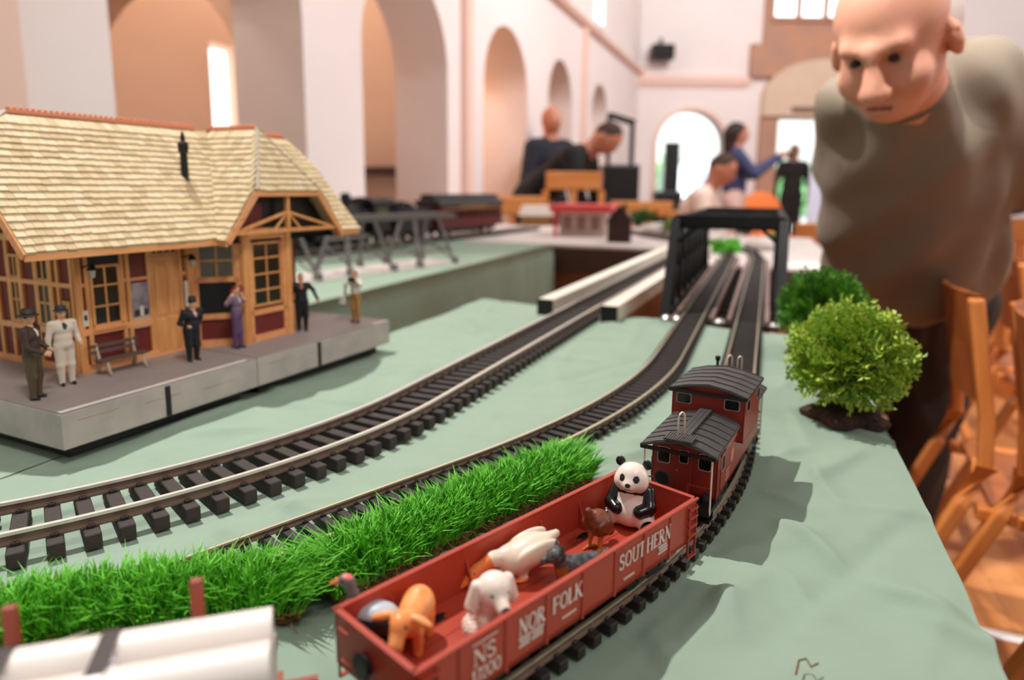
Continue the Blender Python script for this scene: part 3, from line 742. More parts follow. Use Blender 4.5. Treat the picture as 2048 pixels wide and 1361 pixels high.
# lettering on both long sides
def panel(i): return RIBS[i] + .0012
def put(word, h, x0, z0, sx=1.0, side=-1):
    mb, wd = letters(word, h, x0, z0, -HW - .0003, sx)
    if side == 1: mb.v = [(-p[0], -p[1], p[2]) for p in mb.v]
    o = mb.build('lettering', m_wht, gt); return wd
def small(x0, x1, z, n=1, side=-1):
    mb = MB()
    for r in range(n):
        x = x0 + (0 if r % 2 == 0 else .0008)
        while x < x1:
            wv = random.uniform(.0004, .0009); mb.bx(x, x + wv, -HW - .0006, -HW - .0003, z - r * .0017, z - r * .0017 + .0011); x += wv + .00028
    if side == 1: mb.v = [(-p[0], -p[1], p[2]) for p in mb.v]
    o = mb.build('small_print', m_wht, gt); o['kind'] = 'stuff'
for sd in (-1, 1):
    p = panel(0); put('NS', .0072, p + .0052, .0370, 1.15, sd); mb = MB(); mb.bx(p + .005, p + .0185, -HW - .0005, -HW - .0003, .0459, .0464)
    if sd == 1: mb.v = [(-q[0], -q[1], q[2]) for q in mb.v]
    mb.build('lettering', m_wht, gt); put('17200', .0058, p + .0045, .0296, .78, sd)
    p = panel(1); put('NOR', .0078, p + .0058, .0372, .82, sd); small(p + .006, p + .0128, .0352, 3, sd); small(p + .0138, p + .0205, .0352, 3, sd)
    p = panel(2); put('FOLK', .0078, p + .0022, .0372, .82, sd); small(p + .009, p + .0185, .0318, 1, sd)
    p = panel(4); put('SOUT', .0082, p + .0016, .0368, .88, sd); small(p + .006, p + .0145, .0302, 1, sd)
    p = panel(5); put('HERN', .0082, p + .0006, .0368, .84, sd); small(p + .012, p + .0200, .0346, 3, sd)
# end details: brake wheel and grab irons
for e2 in (-1, 1):
    x = e2 * (HL + .001)
    bw_ = MB(); bw_.lathe([(.0050, -.0005), (.0058, 0), (.0050, .0005), (.0042, 0)], 20, (x + e2 * .002, .004, .037), 'x'); bw_.bar((x + e2 * .002, -.0015, .037), (x + e2 * .002, .0095, .037), .0006, .0006); bw_.bar((x + e2 * .002, .004, .0315), (x + e2 * .002, .004, .0425), .0006, .0006, up=(1, 0, 0))
    bw_.lathe([(.0045, -.001), (.0045, .001)], 16, (x + e2 * .0006, .004, .037), 'x')
    bw_.build('brake_wheel', m_blk, gt)
    for yy, zz in ((.018, .0445), (-.012, .033), (.016, .031)):
        MB().bar((x + e2 * .0008, yy - .0035, zz), (x + e2 * .0008, yy + .0035, zz), .0009, .0009).build('grab_iron', m_red, gt)
def wheelset(parent, x, gz=0.0108, gauge=0.032, r=0.0088):
    tk = MB()
    for ax_ in (-.0135, .0135):
        for s in (-1, 1): tk.lathe([(r * .35, -.0018), (r, -.0014), (r, .0008), (r * 1.12, .0010), (r * 1.12, .0018), (r * .35, .0018)], 20, (x + ax_, s * gauge / 2, gz + r), 'y')
        tk.tube([(x + ax_, -gauge / 2, gz + r), (x + ax_, gauge / 2, gz + r)], .0014, 8)
    o = tk.build('wheels', m_blk, parent); smooth_by_angle(o)
    fr = MB()
    for s in (-1, 1):
        y = s * (gauge / 2 + .0036)
        fr.bar((x - .018, y, gz + r + .0015), (x + .018, y, gz + r + .0015), .002, .0032); fr.bar((x - .0135, y, gz + r), (x - .004, y, gz + r - .004), .002, .0022); fr.bar((x + .0135, y, gz + r), (x + .004, y, gz + r - .004), .002, .0022); fr.bx(x - .005, x + .005, y - .001, y + .001, gz + r - .005, gz + r + .004)
        for ax_ in (-.0135, .0135): fr.bx(x + ax_ - .0022, x + ax_ + .0022, y - .0016, y + .0016, gz + r - .002, gz + r + .003)
    fr.bx(x - .004, x + .004, -gauge / 2 - .004, gauge / 2 + .004, gz + r, ZB - .0003)
    fr.build('truck_frame', m_blk, parent)
for x in (-.066, .066): wheelset(gt, x)
MB().bx(-HL + .004, HL - .004, -.006, .006, ZB - .005, ZB - .0004).build('centre_sill', m_blk, gt)
for e2 in (-1, 1):
    cp = MB(); cp.bx(e2 * HL - (0 if e2 > 0 else .010), e2 * HL + (.010 if e2 > 0 else 0), -.002, .002, .0185, .0225); cp.bx(e2 * (HL + .010) - .004, e2 * (HL + .010) + .004, -.0042, .0042, .0170, .0240)
    cp.build('coupler', m_blk, gt, bevel=.0008)

# ------------------------------------------------------------------ caboose
CC = np.array([0.1478, 0.4826]); CDEG = 60.5
cb = thing('caboose', 'red caboose with a raised cupola and dark grey roofs', 'toy train car', (CC[0], CC[1], T), math.radians(CDEG))
BH, BX0, BX1 = 0.0215, -0.0705, 0.0705; CZ0, CZE, CZR = 0.0235, 0.0575, 0.0635
wallm = MB()
# body box with window openings suggested by inset panes
wallm.bx(BX0, BX1, -BH, -BH + .0012, CZ0, CZE); wallm.bx(BX0, BX1, BH - .0012, BH, CZ0, CZE)
for x in (BX0, BX1 - .0012):
    wallm.prism([(-BH, CZ0), (BH, CZ0), (BH, CZE), (0, CZR - .001), (-BH, CZE)], x, x + .0012, M=lambda a, b, h: (h, a, b))
wallm.bx(BX0, BX1, -BH, BH, CZ0, CZ0 + .002)
wallm.build('body', m_redc, cb)
def roundwin(cx_, cz, w_, h_, M, parent, name='window'):
    r = min(w_, h_) * .22; n = 5; pts = []
    for (sx, sz, a0) in ((1, 1, 0), (-1, 1, PI / 2), (-1, -1, PI), (1, -1, 1.5 * PI)):
        for i in range(n + 1):
            a = a0 + PI / 2 * i / n; pts.append((cx_ + sx * (w_ / 2 - r) + r * math.cos(a), cz + sz * (h_ / 2 - r) + r * math.sin(a)))
    f = MB(); k = len(pts); inner = [((p[0] - cx_) * .86 + cx_, (p[1] - cz) * .88 + cz) for p in pts]
    V = [M(p[0], p[1], .0007) for p in pts] + [M(p[0], p[1], .0007) for p in inner] + [M(p[0], p[1], 0) for p in pts]
    f.add(V, [(i, (i + 1) % k, k + (i + 1) % k, k + i) for i in range(k)] + [(i, 2 * k + i, 2 * k + (i + 1) % k, (i + 1) % k) for i in range(k)])
    o = f.build(name, m_sil, parent)
    g = MB(); g.add([M(p[0], p[1], .0003) for p in inner], [tuple(range(k))]); g.build('pane', m_win, o); return o
FM = lambda x0, sg: (lambda a, b, h: (x0 + sg * h, a * (-sg), b))
SM = lambda y0, sg: (lambda a, b, h: (a * (-sg) if False else a, y0 + sg * h, b))
for x0, sg in ((BX0, -1), (BX1, 1)):
    for yy in (-.0135, .0135): roundwin(yy, .0475, .0088, .0115, FM(x0, sg), cb)
    d = MB(); d.bx(min(x0, x0 + sg * .0009), max(x0, x0 + sg * .0009), -.0052, .0052, CZ0 + .001, .056); od = d.build('door', m_redc, cb, bevel=.0003)
    roundwin(0, .0490, .0062, .0092, FM(x0 + sg * .0009, sg), od, 'door_window'); MB().ell((x0 + sg * .0015, .004, .039), (.0006, .0006, .0006)).build('door_knob', m_sil, od)
for sg in (-1, 1):
    for xx in (-.0575, .058): 
        o = roundwin(xx, .0445, .0095, .0105, SM(sg * BH, sg), cb); MB().bx(xx - .006, xx + .006, sg * BH - .001, sg * BH + .0028, .0505, .0518).build('awning', m_redc, o)
    lt = MB(); 
    for i in range(9):
        lt.bx(-.048 + .004 * i, -.0455 + .004 * i, sg * (BH + .0002) - .0001, sg * (BH + .0002) + .0001, .0498, .0532)
    for i in range(3): lt.bx(-.046, -.036, sg * (BH + .0002) - .0001, sg * (BH + .0002) + .0001, .033 - .003 * i, .0345 - .003 * i)
    lt.lathe([(.0052, -.0001), (.0052, .0001)], 20, (-.028, sg * (BH + .0002), .0400), 'y')
    o = lt.build('side_lettering', mat('faded_pink_lettering', (205, 120, 100), .6), cb); o['kind'] = 'stuff'
    MB().tube([(BX0 + .004, sg * (BH + .0012), .043), (BX0 + .004, sg * (BH + .0012), .030), (BX0 + .0055, sg * (BH + .0012), .0275), (BX0 + .007, sg * (BH + .0012), .029)], .0005, 6).build('grab_rail', m_redc, cb)
# roofs
def roof(name, x0, x1, hy, ze, zr, th, parent, nb):
    pr = [(-hy, ze), (-hy * .55, ze + (zr - ze) * .62), (0, zr), (hy * .55, ze + (zr - ze) * .62), (hy, ze), (hy, ze + th), (hy * .55, ze + (zr - ze) * .62 + th), (0, zr + th), (-hy * .55, ze + (zr - ze) * .62 + th), (-hy, ze + th)]
    o = MB().prism(pr, x0, x1, M=lambda a, b, h: (h, a, b)).build(name, m_roofg, parent)
    for i in range(nb):
        x = x0 + .0012 + (x1 - x0 - .0024) * i / (nb - 1)
        top = [(-hy - .0002, ze + th - .0004), (-hy * .55, ze + (zr - ze) * .62 + th - .0001), (0, zr + th), (hy * .55, ze + (zr - ze) * .62 + th - .0001), (hy + .0002, ze + th - .0004)]
        MB().sweep([(-.0005, 0), (.0005, 0), (.0005, .0007), (-.0005, .0007)], [(x, a, b) for a, b in top]).build('roof_batten', m_roofg, o)
    MB().bx(x0 - .0004, x0 + .0006, -hy, hy, ze - .0012, ze + .0012).bx(x0, x1, -hy - .0004, -hy + .0004, ze - .0006, ze + th).bx(x0, x1, hy - .0004, hy + .0004, ze - .0006, ze + th).build('fascia', m_blk, o)
    return o
RX0, RX1 = -0.0885, 0.0885; CUX0, CUX1 = -0.0145, 0.0430
ro = roof('roof', RX0, RX1, 0.0238, CZE, CZR, .0012, cb, 17)
for x0, x1 in ((RX0 + .012, CUX0), (CUX1, RX1 - .012)):
    for k in range(3): MB().bx(x0, x1, -.0042 + .0029 * k, -.0042 + .0029 * k + .0026, CZR + .0014, CZR + .0026).build('walkway_plank', m_roofg, ro)
for x0 in (RX0 - .0006, RX1 - .0134):
    for k in range(12):
        y0 = -.0085 + .0015 * k; MB().bx(x0, x0 + .014, y0, y0 + .0011, CZR + .0012, CZR + .0024).build('end_platform_slat', m_roofg, ro)
# cupola, wider than the body
CH, KZ0, KZE, KZR = 0.0258, 0.0440, 0.0765, 0.0820
cu = MB()
for x in (CUX0, CUX1 - .0012): cu.prism([(-CH, KZ0), (CH, KZ0), (CH, KZE), (0, KZR - .0006), (-CH, KZE)], x, x + .0012, M=lambda a, b, h: (h, a, b))
cu.bx(CUX0, CUX1, -CH, -CH + .0012, KZ0, KZE); cu.bx(CUX0, CUX1, CH - .0012, CH, KZ0, KZE); cu.bx(CUX0, CUX1, -CH, -BH, KZ0, KZ0 + .001); cu.bx(CUX0, CUX1, BH, CH, KZ0, KZ0 + .001)
cuo = cu.build('cupola', m_redc, cb)
for x0, sg in ((CUX0, -1), (CUX1, 1)):
    for yy in (-.0170, .0170): roundwin(yy, .0706, .0112, .0078, FM(x0, sg), cuo, 'cupola_window')
for sg in (-1, 1):
    for xx in (-.004, .033): roundwin(xx, .0690, .0115, .0085, SM(sg * CH, sg), cuo, 'cupola_window')
r2 = roof('cupola_roof', CUX0 - .003, CUX1 + .003, .0272, KZE, KZR, .0012, cb, 6)
# smokestack, hand rails, end posts
MB().lathe([(.0011, CZR), (.0011, .0835), (.0019, .0845), (.0022, .0875), (.0014, .0880)], 12, (.056, .010, 0)).build('smokestack', m_blk, cb)
def hoop(x, y, parent=cb): MB().tube([(x, y, CZR + .0015), (x, y, CZR + .0165), (x + .0008, y - .0005, CZR + .0186), (x + .0022, y - .0014, CZR + .0196), (x + .0036, y - .0022, CZR + .0186), (x + .0044, y - .0026, CZR + .0165), (x + .0044, y - .0026, CZR + .0030)], .0006, 8).build('hand_rail', m_wire, parent, smooth=True)
hoop(RX0 + .0015, .0006); hoop(RX1 - .006, .0075); hoop(RX1 - .006, -.0005)
for e2 in (-1, 1):
    for s in (-1, 1): MB().tube([(e2 * .0868, s * .0215, CZ0 - .003), (e2 * .0868, s * .0215, CZE)], .0006, 8).build('end_post', m_wire, cb)
    pf = MB(); pf.bx(min(e2 * .0705, e2 * .0885), max(e2 * .0705, e2 * .0885), -.0215, .0215, CZ0 - .004, CZ0 - .0015)
    for s in (-1, 1):
        pf.bx(min(e2 * .0765, e2 * .0865), max(e2 * .0765, e2 * .0865), s * .0175 - .004, s * .0175 + .004, CZ0 - .0095, CZ0 - .0085); pf.bx(min(e2 * .0765, e2 * .0772), max(e2 * .0765, e2 * .0772), s * .0175 - .004, s * .0175 + .004, CZ0 - .0095, CZ0 - .003)
    pf.build('end_platform', m_blk, cb)
    rl = MB(); rl.bar((e2 * .0868, -.0215, .0375), (e2 * .0868, -.007, .0375), .0008, .0008); rl.bar((e2 * .0868, .007, .0375), (e2 * .0868, .0215, .0375), .0008, .0008)
    for y in (-.007, .007): rl.bar((e2 * .0868, y, CZ0 - .002), (e2 * .0868, y, .0375), .0008, .0008, up=(1, 0, 0))
    rl.build('end_railing', m_redc, cb)
    bw_ = MB(); bw_.lathe([(.0042, -.0004), (.005, 0), (.0042, .0004), (.0036, 0)], 18, (e2 * .0885, .009, .0390), 'x'); bw_.bar((e2 * .0875, .009, CZ0), (e2 * .0875, .009, .039), .0008, .0008, up=(1, 0, 0)); bw_.build('brake_wheel', m_blk, cb)
    cp = MB(); cp.bx(min(e2 * .0885, e2 * .0960), max(e2 * .0885, e2 * .0960), -.002, .002, .0180, .0220); cp.build('coupler', m_blk, cb)
ZB_save = ZB; ZB = CZ0
for x in (-.052, .052): wheelset(cb, x)
ZB = ZB_save
MB().bx(-.07, .07, -.014, .014, CZ0 - .004, CZ0).build('underframe', m_blk, cb)

# ------------------------------------------------------------------ flat car with pipe load, bottom left
m_pipe = mat('off_white_pipe', (226, 216, 208), 0.45); m_strap = mat('grey_strap', (92, 88, 88), 0.25, metal=0.6); m_stake = mat('brick_red_stake', (150, 66, 44), 0.5)
fc = thing('flat_car', 'red flat car with stakes at the bottom left corner', 'toy train car', (FC[0], FC[1], T), math.radians(FA))
LFC = 0.215
for i in range(24):
    x = -LFC + (LFC - .013) * i / 24; MB().bx(x + .0003, x + (LFC - .013) / 24 - .0003, -.0330, .0330, .0255, .0275).build('deck_plank', m_stake, fc)
MB().bx(-LFC, 0, -.0295, -.0265, .0195, .0255).build('side_sill', m_stake, fc); MB().bx(-LFC, 0, .0265, .0295, .0195, .0255).build('side_sill', m_stake, fc)
MB().bx(-LFC, 0, -.006, .006, .0185, .0255).build('centre_sill', m_blk, fc)
for i in range(3):
    x = -.0425 - .0600 * i
    for s in (-1, 1):
        zt = .0735 if s > 0 else .0655
        o = MB().bx(x - .0023, x + .0023, s * .0312 - .0018, s * .0312 + .0018, .0200, zt).build('stake', m_stake, fc, bevel=.0007)
ZBs = ZB; ZB = .0255
wheelset(fc, -.035); wheelset(fc, -.18)
ZB = ZBs
PR = .0098
for x in (-.05, -.12, -.18): MB().bx(x - .004, x + .004, -.0290, .0290, .0275, .0323).build('bolster', m_stake, fc)
def pipe(y, z, label):
    mb = MB(); L0, L1 = -LFC + .012, -.0150
    mb.lathe([(PR, L0), (PR, L1), (PR * .86, L1), (PR * .86, L1 - .03), (PR * .86, L0)], 28, (0, y, z), 'x')
    o = mb.build('pipe', m_pipe); smooth_by_angle(o); tag(o, label, 'pipe', 'white pipes loaded on the flat car')
    o.location = (FC[0], FC[1], T); o.rotation_euler = (0, 0, math.radians(FA)); return o
z1 = .0325 + PR; z2 = z1 + PR * 1.735
for y, z, l in ((-2 * PR - .0001, z1, 'lower white pipe at the front edge of the load'), (0, z1, 'lower white pipe in the middle of the load'), (2 * PR + .0001, z1, 'lower white pipe at the back edge beside the grass'),
                (PR, z2, 'upper white pipe nearest the grass strip'), (-PR, z2, 'upper white pipe nearest the camera')):
    pipe(y, z, l)
for k, (x, lab) in enumerate(((-.0665, 'grey strap with shiny clip around the middle of the pipes'), (-.0975, 'grey strap around the pipes at the left picture edge'))):
    st = thing('load_strap', lab, 'strap', (FC[0], FC[1], T), math.radians(FA), 'straps round the pipe load')
    r = PR + .0005; path = []
    for cy, cz, a0, a1 in ((2 * PR, z1, -.9, .6), (PR, z2, .45, 1.45), (-PR, z2, PI - 1.45, PI - .45), (-2 * PR, z1, PI - .6, PI + .9)):
        for i in range(7): a = a0 + (a1 - a0) * i / 6; path.append((x, cy + r * math.cos(a), cz + r * math.sin(a)))
    MB().sweep([(-.0027, 0), (.0027, 0), (.0027, .0005), (-.0027, .0005)], path, up=(0, 0.01, 1)).build('band', m_strap, st)
    mb = MB(); mb.ell((x, 0, z2 + PR * .62), (.0042, .0042, .0022), 16, 10); mb.build('clip', mat('polished_steel', (225, 225, 228), .15, metal=.9), st, smooth=True)

# ================================================================== GRASS STRIPS
m_grass = mat('bright_green_grass', (112, 196, 52), 0.5, rgb2=(70, 152, 30), vscale=120, spec=0.3, var=.1)
m_soil = mat('moss_root_mat', (58, 44, 20), 0.9, rgb2=(110, 84, 30), vscale=300, var=.1, bump=.6, bscale=500)
m_moss = mat('dry_moss', (150, 110, 40), 0.8)
def grass(center_pts, width, n, hmin, hmax, label):
    P = resample(center_pts, 0.004); tg = np.gradient(P, axis=0); tg /= np.linalg.norm(tg, axis=1)[:, None]; nr = np.stack([-tg[:, 1], tg[:, 0]], 1)
    t = thing('grass_strip', label, 'grass', (P[0][0], P[0][1], T), 0, 'artificial grass strips')
    rs = np.random.RandomState(len(label))
    mb = MB(); Q = P - P[0]
    V = []; F = []
    for i, (p, q) in enumerate(zip(Q, nr)):
        wv = width / 2 + 0.002 * math.sin(i * .9) + .0015 * math.sin(i * 2.3)
        for s, z in ((-1, 0), (-1, .006), (-.6, .008), (.6, .008), (1, .006), (1, 0)): V.append((p[0] + q[0] * wv * s, p[1] + q[1] * wv * s, z + (rs.uniform(-.001, .001) if z else 0)))
    for i in range(len(Q) - 1):
        for k in range(6): F.append((i * 6 + k, i * 6 + (k + 1) % 6, (i + 1) * 6 + (k + 1) % 6, (i + 1) * 6 + k))
    F += [tuple(range(6))[::-1], tuple(range(len(Q) * 6 - 6, len(Q) * 6))]
    mb.add(V, F); mb.build('root_mat', m_soil, t)
    # blades
    idx = rs.randint(0, len(Q), n); off = rs.uniform(-1, 1, n) * width / 2 * 1.0
    base = Q[idx] + nr[idx] * off[:, None] + tg[idx] * rs.uniform(-.002, .002, n)[:, None]
    h = rs.uniform(hmin * .8, hmax * 1.12, n) * (1 - .25 * (np.abs(off) / (width / 2)) ** 2); w0 = rs.uniform(.00045, .00085, n)
    an = rs.uniform(0, 2 * PI, n); lean = rs.normal(0, .42, n) * h
    out = nr[idx] * (off / (width / 2))[:, None] * .35 * h[:, None] * np.abs(off / (width / 2))[:, None]
    endw = np.where(idx > len(Q) - 6, .5, 0) + np.where(idx < 6, -.5, 0)
    out = out + tg[idx] * (endw * h)[:, None]
    dx = np.cos(an) * lean + out[:, 0]; dy = np.sin(an) * lean + out[:, 1]; sx = -np.sin(an) * w0; sy = np.cos(an) * w0
    z0 = np.full(n, .005); V = np.zeros((n, 7, 3))
    for k, (f, ww, zz) in enumerate(((0, 1, 0), (.28, .95, .45), (.65, .75, .8))):
        for s in (0, 1):
            sg = 1 if s else -1
            V[:, 2 * k + s, 0] = base[:, 0] + dx * f + sg * sx * ww; V[:, 2 * k + s, 1] = base[:, 1] + dy * f + sg * sy * ww; V[:, 2 * k + s, 2] = z0 + h * zz
    V[:, 6, 0] = base[:, 0] + dx * 1.15; V[:, 6, 1] = base[:, 1] + dy * 1.15; V[:, 6, 2] = z0 + h
    F = []
    for i in range(n):
        b = 7 * i; F += [(b, b + 1, b + 3, b + 2), (b + 2, b + 3, b + 5, b + 4), (b + 4, b + 5, b + 6)]
    mb = MB(); mb.v = [tuple(x) for x in V.reshape(-1, 3)]; mb.f = F; mb.mi = [0] * len(F)
    o = mb.build('grass_blades', m_grass, t); o['kind'] = 'stuff'
    # dry moss strands at the foot of the mat
    mm = MB()
    for i in range(260):
        j = rs.randint(0, len(Q)); s = -1 if rs.rand() < .8 else 1
        p = Q[j] + nr[j] * s * (width / 2 + rs.uniform(-.001, .002)); p = np.array([p[0], p[1], rs.uniform(.001, .010)]); d = rs.normal(size=3) * .0022
        mm.tube([p, p + d, p + d * 1.6 + rs.normal(size=3) * .0012], [.0003, .00025, .0001], 4, cap=False)
    o = mm.build('moss_strands', m_moss, t); o['kind'] = 'stuff'
gdir = dvec(GA); gnl = np.array([-gdir[1], gdir[0]])
def gl(a, b): return GC + gdir * a + gnl * b
grass([gl(-.058, .112), gl(.05, .116), gl(.163, .113)], .040, 11000, .012, .021, 'thick green grass mat between the gondola and the middle track')
s2 = gl(-.066, .110)
grass([s2 + np.array([-.19, -.055]), s2 + np.array([-.09, -.018]), s2], .040, 8000, .012, .021, 'green grass mat behind the white pipe load')

# ================================================================== TOY ANIMALS
m_pw = mat('glossy_white_paint', (240, 222, 208), 0.3, sss=.15); m_pb = mat('glossy_black_paint', (12, 12, 13), 0.22)
m_hen = mat('glossy_brown_paint', (124, 62, 30), 0.22, rgb2=(96, 44, 26), vscale=400, var=.1, bump=.5, bscale=900); m_henf = mat('tan_paint', (196, 122, 58), 0.3)
m_goose = mat('cream_rubber', (236, 212, 188), 0.35, rgb2=(214, 200, 186), vscale=80, var=.1, sss=.2); m_orange = mat('orange_paint', (238, 132, 70), 0.32, sss=.1)
m_gdog = mat('dark_grey_paint', (38, 38, 40), 0.35, rgb2=(90, 92, 94), vscale=500, var=.1, bump=.4, bscale=900); m_tan = mat('amber_tan_paint', (150, 90, 28), 0.35)
m_cal = mat('apricot_orange_paint', (244, 168, 104), 0.35, rgb2=(238, 140, 72), vscale=110, var=.1, sss=.1); m_brn = mat('brown_paint', (112, 58, 20), .4)
m_gry = mat('bird_grey_paint', (104, 100, 98), 0.4); m_lgry = mat('pale_blue_grey_paint', (186, 192, 200), 0.4); m_dgry = mat('dark_slate_paint', (48, 47, 48), .4); m_pink = mat('pink_red_paint', (222, 110, 104), .4)
AZ = FLZ + .0005
def stand(x, y): return G(x, y, AZ)
def face(p, q): return math.atan2(q[1] - p[1], q[0] - p[0])
# panda
p = gl(.0835, .0060); pa = thing('panda_figurine', 'black and white panda figurine sitting in the corner of the gondola', 'toy animal', (p[0], p[1], T + AZ), math.radians(246))
S = [E((-.0005, 0, .0128), (.0092, .0104, .0128), 0), E((.0025, 0, .0092), (.0088, .0108, .0088), 0), E((-.001, 0, .0212), (.0074, .0092, .0050), 1),
     E((.0020, 0, .0302), (.0084, .0090, .0080), 0), E((.0090, 0, .0276), (.0040, .0040, .0033), 0), E((.0045, .0055, .0280), (.0045, .0042, .0045), 0), E((.0045, -.0055, .0280), (.0045, .0042, .0045), 0)]
for s in (-1, 1):
    S += [E((-.0008, s * .0078, .0372), (.0017, .0029, .0030), 1, k=.0008), K((-.0005, s * .0090, .0215), (.0050, s * .0112, .0140), .0036, .0037, 1, k=.0012), K((.0050, s * .0112, .0140), (.0098, s * .0066, .0128), .0037, .0032, 1, k=.0012)]
S += [K((.002, .0080, .0058), (.0090, .0112, .0048), .0056, .0048, 0), K((.0098, .0118, .0046), (.0128, .0128, .0052), .0045, .0040, 1, k=.0012), K((.001, -.0080, .0058), (.0050, -.0120, .0048), .0056, .0046, 0), K((.0058, -.0130, .0046), (.0085, -.0155, .0048), .0045, .0040, 1, k=.0012)]
body('body', S, [m_pw, m_pb], pa, res=92, k=.0028, paint=[E((.0092, .0040, .0316), (.0030, .0017, .0021), 1), E((.0092, -.0040, .0316), (.0030, .0017, .0021), 1), E((.0131, 0, .0288), (.0016, .0019, .0013), 1), E((.0122, 0, .0262), (.0016, .0022, .00035), 1)])
for s in (-1, 1):
    MB().ell((.0098, s * .0040, .0318), (.0006, .0005, .0006)).build('eye_highlight', m_dgry, pa, smooth=True)
# hen
p = gl(.0455, .0035); he = thing('hen_figurine', 'glossy brown hen figurine with raised tail standing in the gondola', 'toy animal', (p[0], p[1], T + AZ), math.radians(48))
S = [E((.002, 0, .0150), (.0082, .0072, .0072), 0, rotm(0, .15, 0)), E((.0058, 0, .0125), (.0060, .0064, .0066), 0), K((-.0035, 0, .0165), (-.0068, 0, .0248), .0046, .0018, 0), K((.0095, 0, .0105), (.0135, 0, .0062), .0030, .0024, 0), E((.0142, 0, .0055), (.0026, .0022, .0024), 0), K((.0155, 0, .0048), (.0175, 0, .0035), .0011, .0003, 1)]
for s in (-1, 1):
    S += [E((.002, s * .0058, .0138), (.0066, .0018, .0042), 0, rotm(0, .3, 0), .0008), K((.001, s * .0030, .0085), (-.0005, s * .0034, .0016), .0016, .0010, 1, k=.001)]
    for a in (-.6, 0, .6): S.append(K((-.0005, s * .0034, .0012), (-.0005 + .0048 * math.cos(a), s * .0034 + .0048 * math.sin(a), .0006), .0010, .0006, 1, k=.0006))
    S.append(K((-.0005, s * .0034, .0012), (-.0048, s * .0040, .0006), .0009, .0006, 1, k=.0006))
body('body', S, [m_hen, m_henf], he, res=84, k=.0014)
# goose
gq = gl(-.002, .0150); gb = gl(-.0295, .0255); pb = np.array([gq[0], gq[1], T + AZ]); go = thing('goose_figurine', 'cream white goose figurine with lowered orange head', 'toy animal', tuple(pb), face(gq, gb))
L = np.linalg.norm(gb - gq)
S = [E((-.004, 0, .0118), (.0150, .0086, .0078), 0, rotm(0, .27, 0)), E((.003, 0, .0100), (.0085, .0082, .0074), 0), K((-.013, 0, .0155), (-.0210, 0, .0185), .0044, .0020, 0), K((.007, 0, .0120), (.0140, 0, .0122), .0050, .0034, 0), K((.0140, 0, .0122), (L * .74, 0, .0092), .0033, .0028, 1, k=.003), E((L * .82, 0, .0070), (.0046, .0034, .0033), 1, rotm(0, .6, 0), .0015), K((L * .90, 0, .0050), (L * 1.04, 0, .0020), .0023, .0014, 1, k=.0012)]
for s in (-1, 1): S += [E((-.007, s * .0070, .0142), (.0125, .0026, .0050), 0, rotm(0, .29, 0), .001), K((-.001, s * .004, .007), (-.001, s * .004, .001), .0026, .0018, 0), E((.001, s * .0045, .0010), (.0038, .0028, .0010), 1)]
body('body', S, [m_goose, m_orange], go, res=96, k=.0018)
for s in (-1, 1): MB().ell((L * .84, s * .0027, .0086), (.0005, .0005, .0005)).build('eye', m_dgry, go, smooth=True)
# dark terrier
p = gl(.0105, -.0095); td = thing('terrier_figurine', 'black and tan pointed eared dog figurine behind the gondola side', 'toy animal', (p[0], p[1], T + AZ), math.radians(202))
S = [K((-.0125, 0, .0100), (.003, 0, .0105), .0052, .0056, 0), E((.0045, 0, .0100), (.0050, .0052, .0066), 1), K((.005, 0, .0130), (.0085, 0, .0170), .0042, .0036, 0), E((.0092, 0, .0182), (.0044, .0040, .0038), 0), K((.0120, 0, .0172), (.0158, 0, .0162), .0024, .0016, 0), K((-.0165, 0, .012), (-.0195, 0, .0155), .0018, .001, 0)]
for s in (-1, 1):
    S += [K((.0078, s * .0026, .0205), (.0072, s * .0032, .0245), .0015, .0004, 0, k=.0006), K((.004, s * .0032, .008), (.0045, s * .0034, .0012), .0022, .0018, 1), K((-.0125, s * .0030, .008), (-.0130, s * .0032, .0012), .0026, .0018, 1)]
body('body', S, [m_gdog, m_tan], td, res=84, k=.0014)
for s in (-1, 1): MB().ell((.0122, s * .0025, .0194), (.0006,) * 3).build('eye', m_pb, td, smooth=True)
# white puppy
p = stand(982, 1278); pu = thing('puppy_figurine', 'white curly puppy figurine with a black nose looking up', 'toy animal', tuple(p), math.atan2(-p[1], -p[0]) + math.radians(24), None, 1.12)
S = [E((-.0035, 0, .0085), (.0080, .0074, .0085), 0), K((-.001, 0, .012), (.0015, 0, .0165), .0058, .0048, 0), E((.0025, 0, .0225), (.0068, .0068, .0064), 0), K((.0070, 0, .0210), (.0110, 0, .0190), .0034, .0026, 0)]
for s in (-1, 1):
    S += [K((.001, s * .0062, .0240), (.0005, s * .0080, .0165), .0026, .0030, 0, k=.0008), K((.003, s * .0038, .010), (.0048, s * .0040, .0015), .0026, .0022, 0), E((.0062, s * .0040, .0014), (.0030, .0022, .0014), 0), E((-.003, s * .0065, .0045), (.0062, .0036, .0045), 0)]
cz = lambda P: .00035 * np.sin(P[..., 0] * 2600 + np.sin(P[..., 1] * 1700)) * np.sin(P[..., 1] * 2300) * np.sin(P[..., 2] * 2500) * (P[..., 2] < .0175)
body('body', S, [m_pw, m_pb], pu, res=92, k=.0014, noise=cz, paint=[E((.0131, 0, .0195), (.0014, .0017, .0013), 1)])
for s in (-1, 1): MB().ell((.0079, s * .0030, .0232), (.0009, .0010, .0008)).build('eye', m_pb, pu, smooth=True)
MB().ell((.0134, 0, .0196), (.0010, .0014, .0010)).build('nose', m_pb, pu, smooth=True)
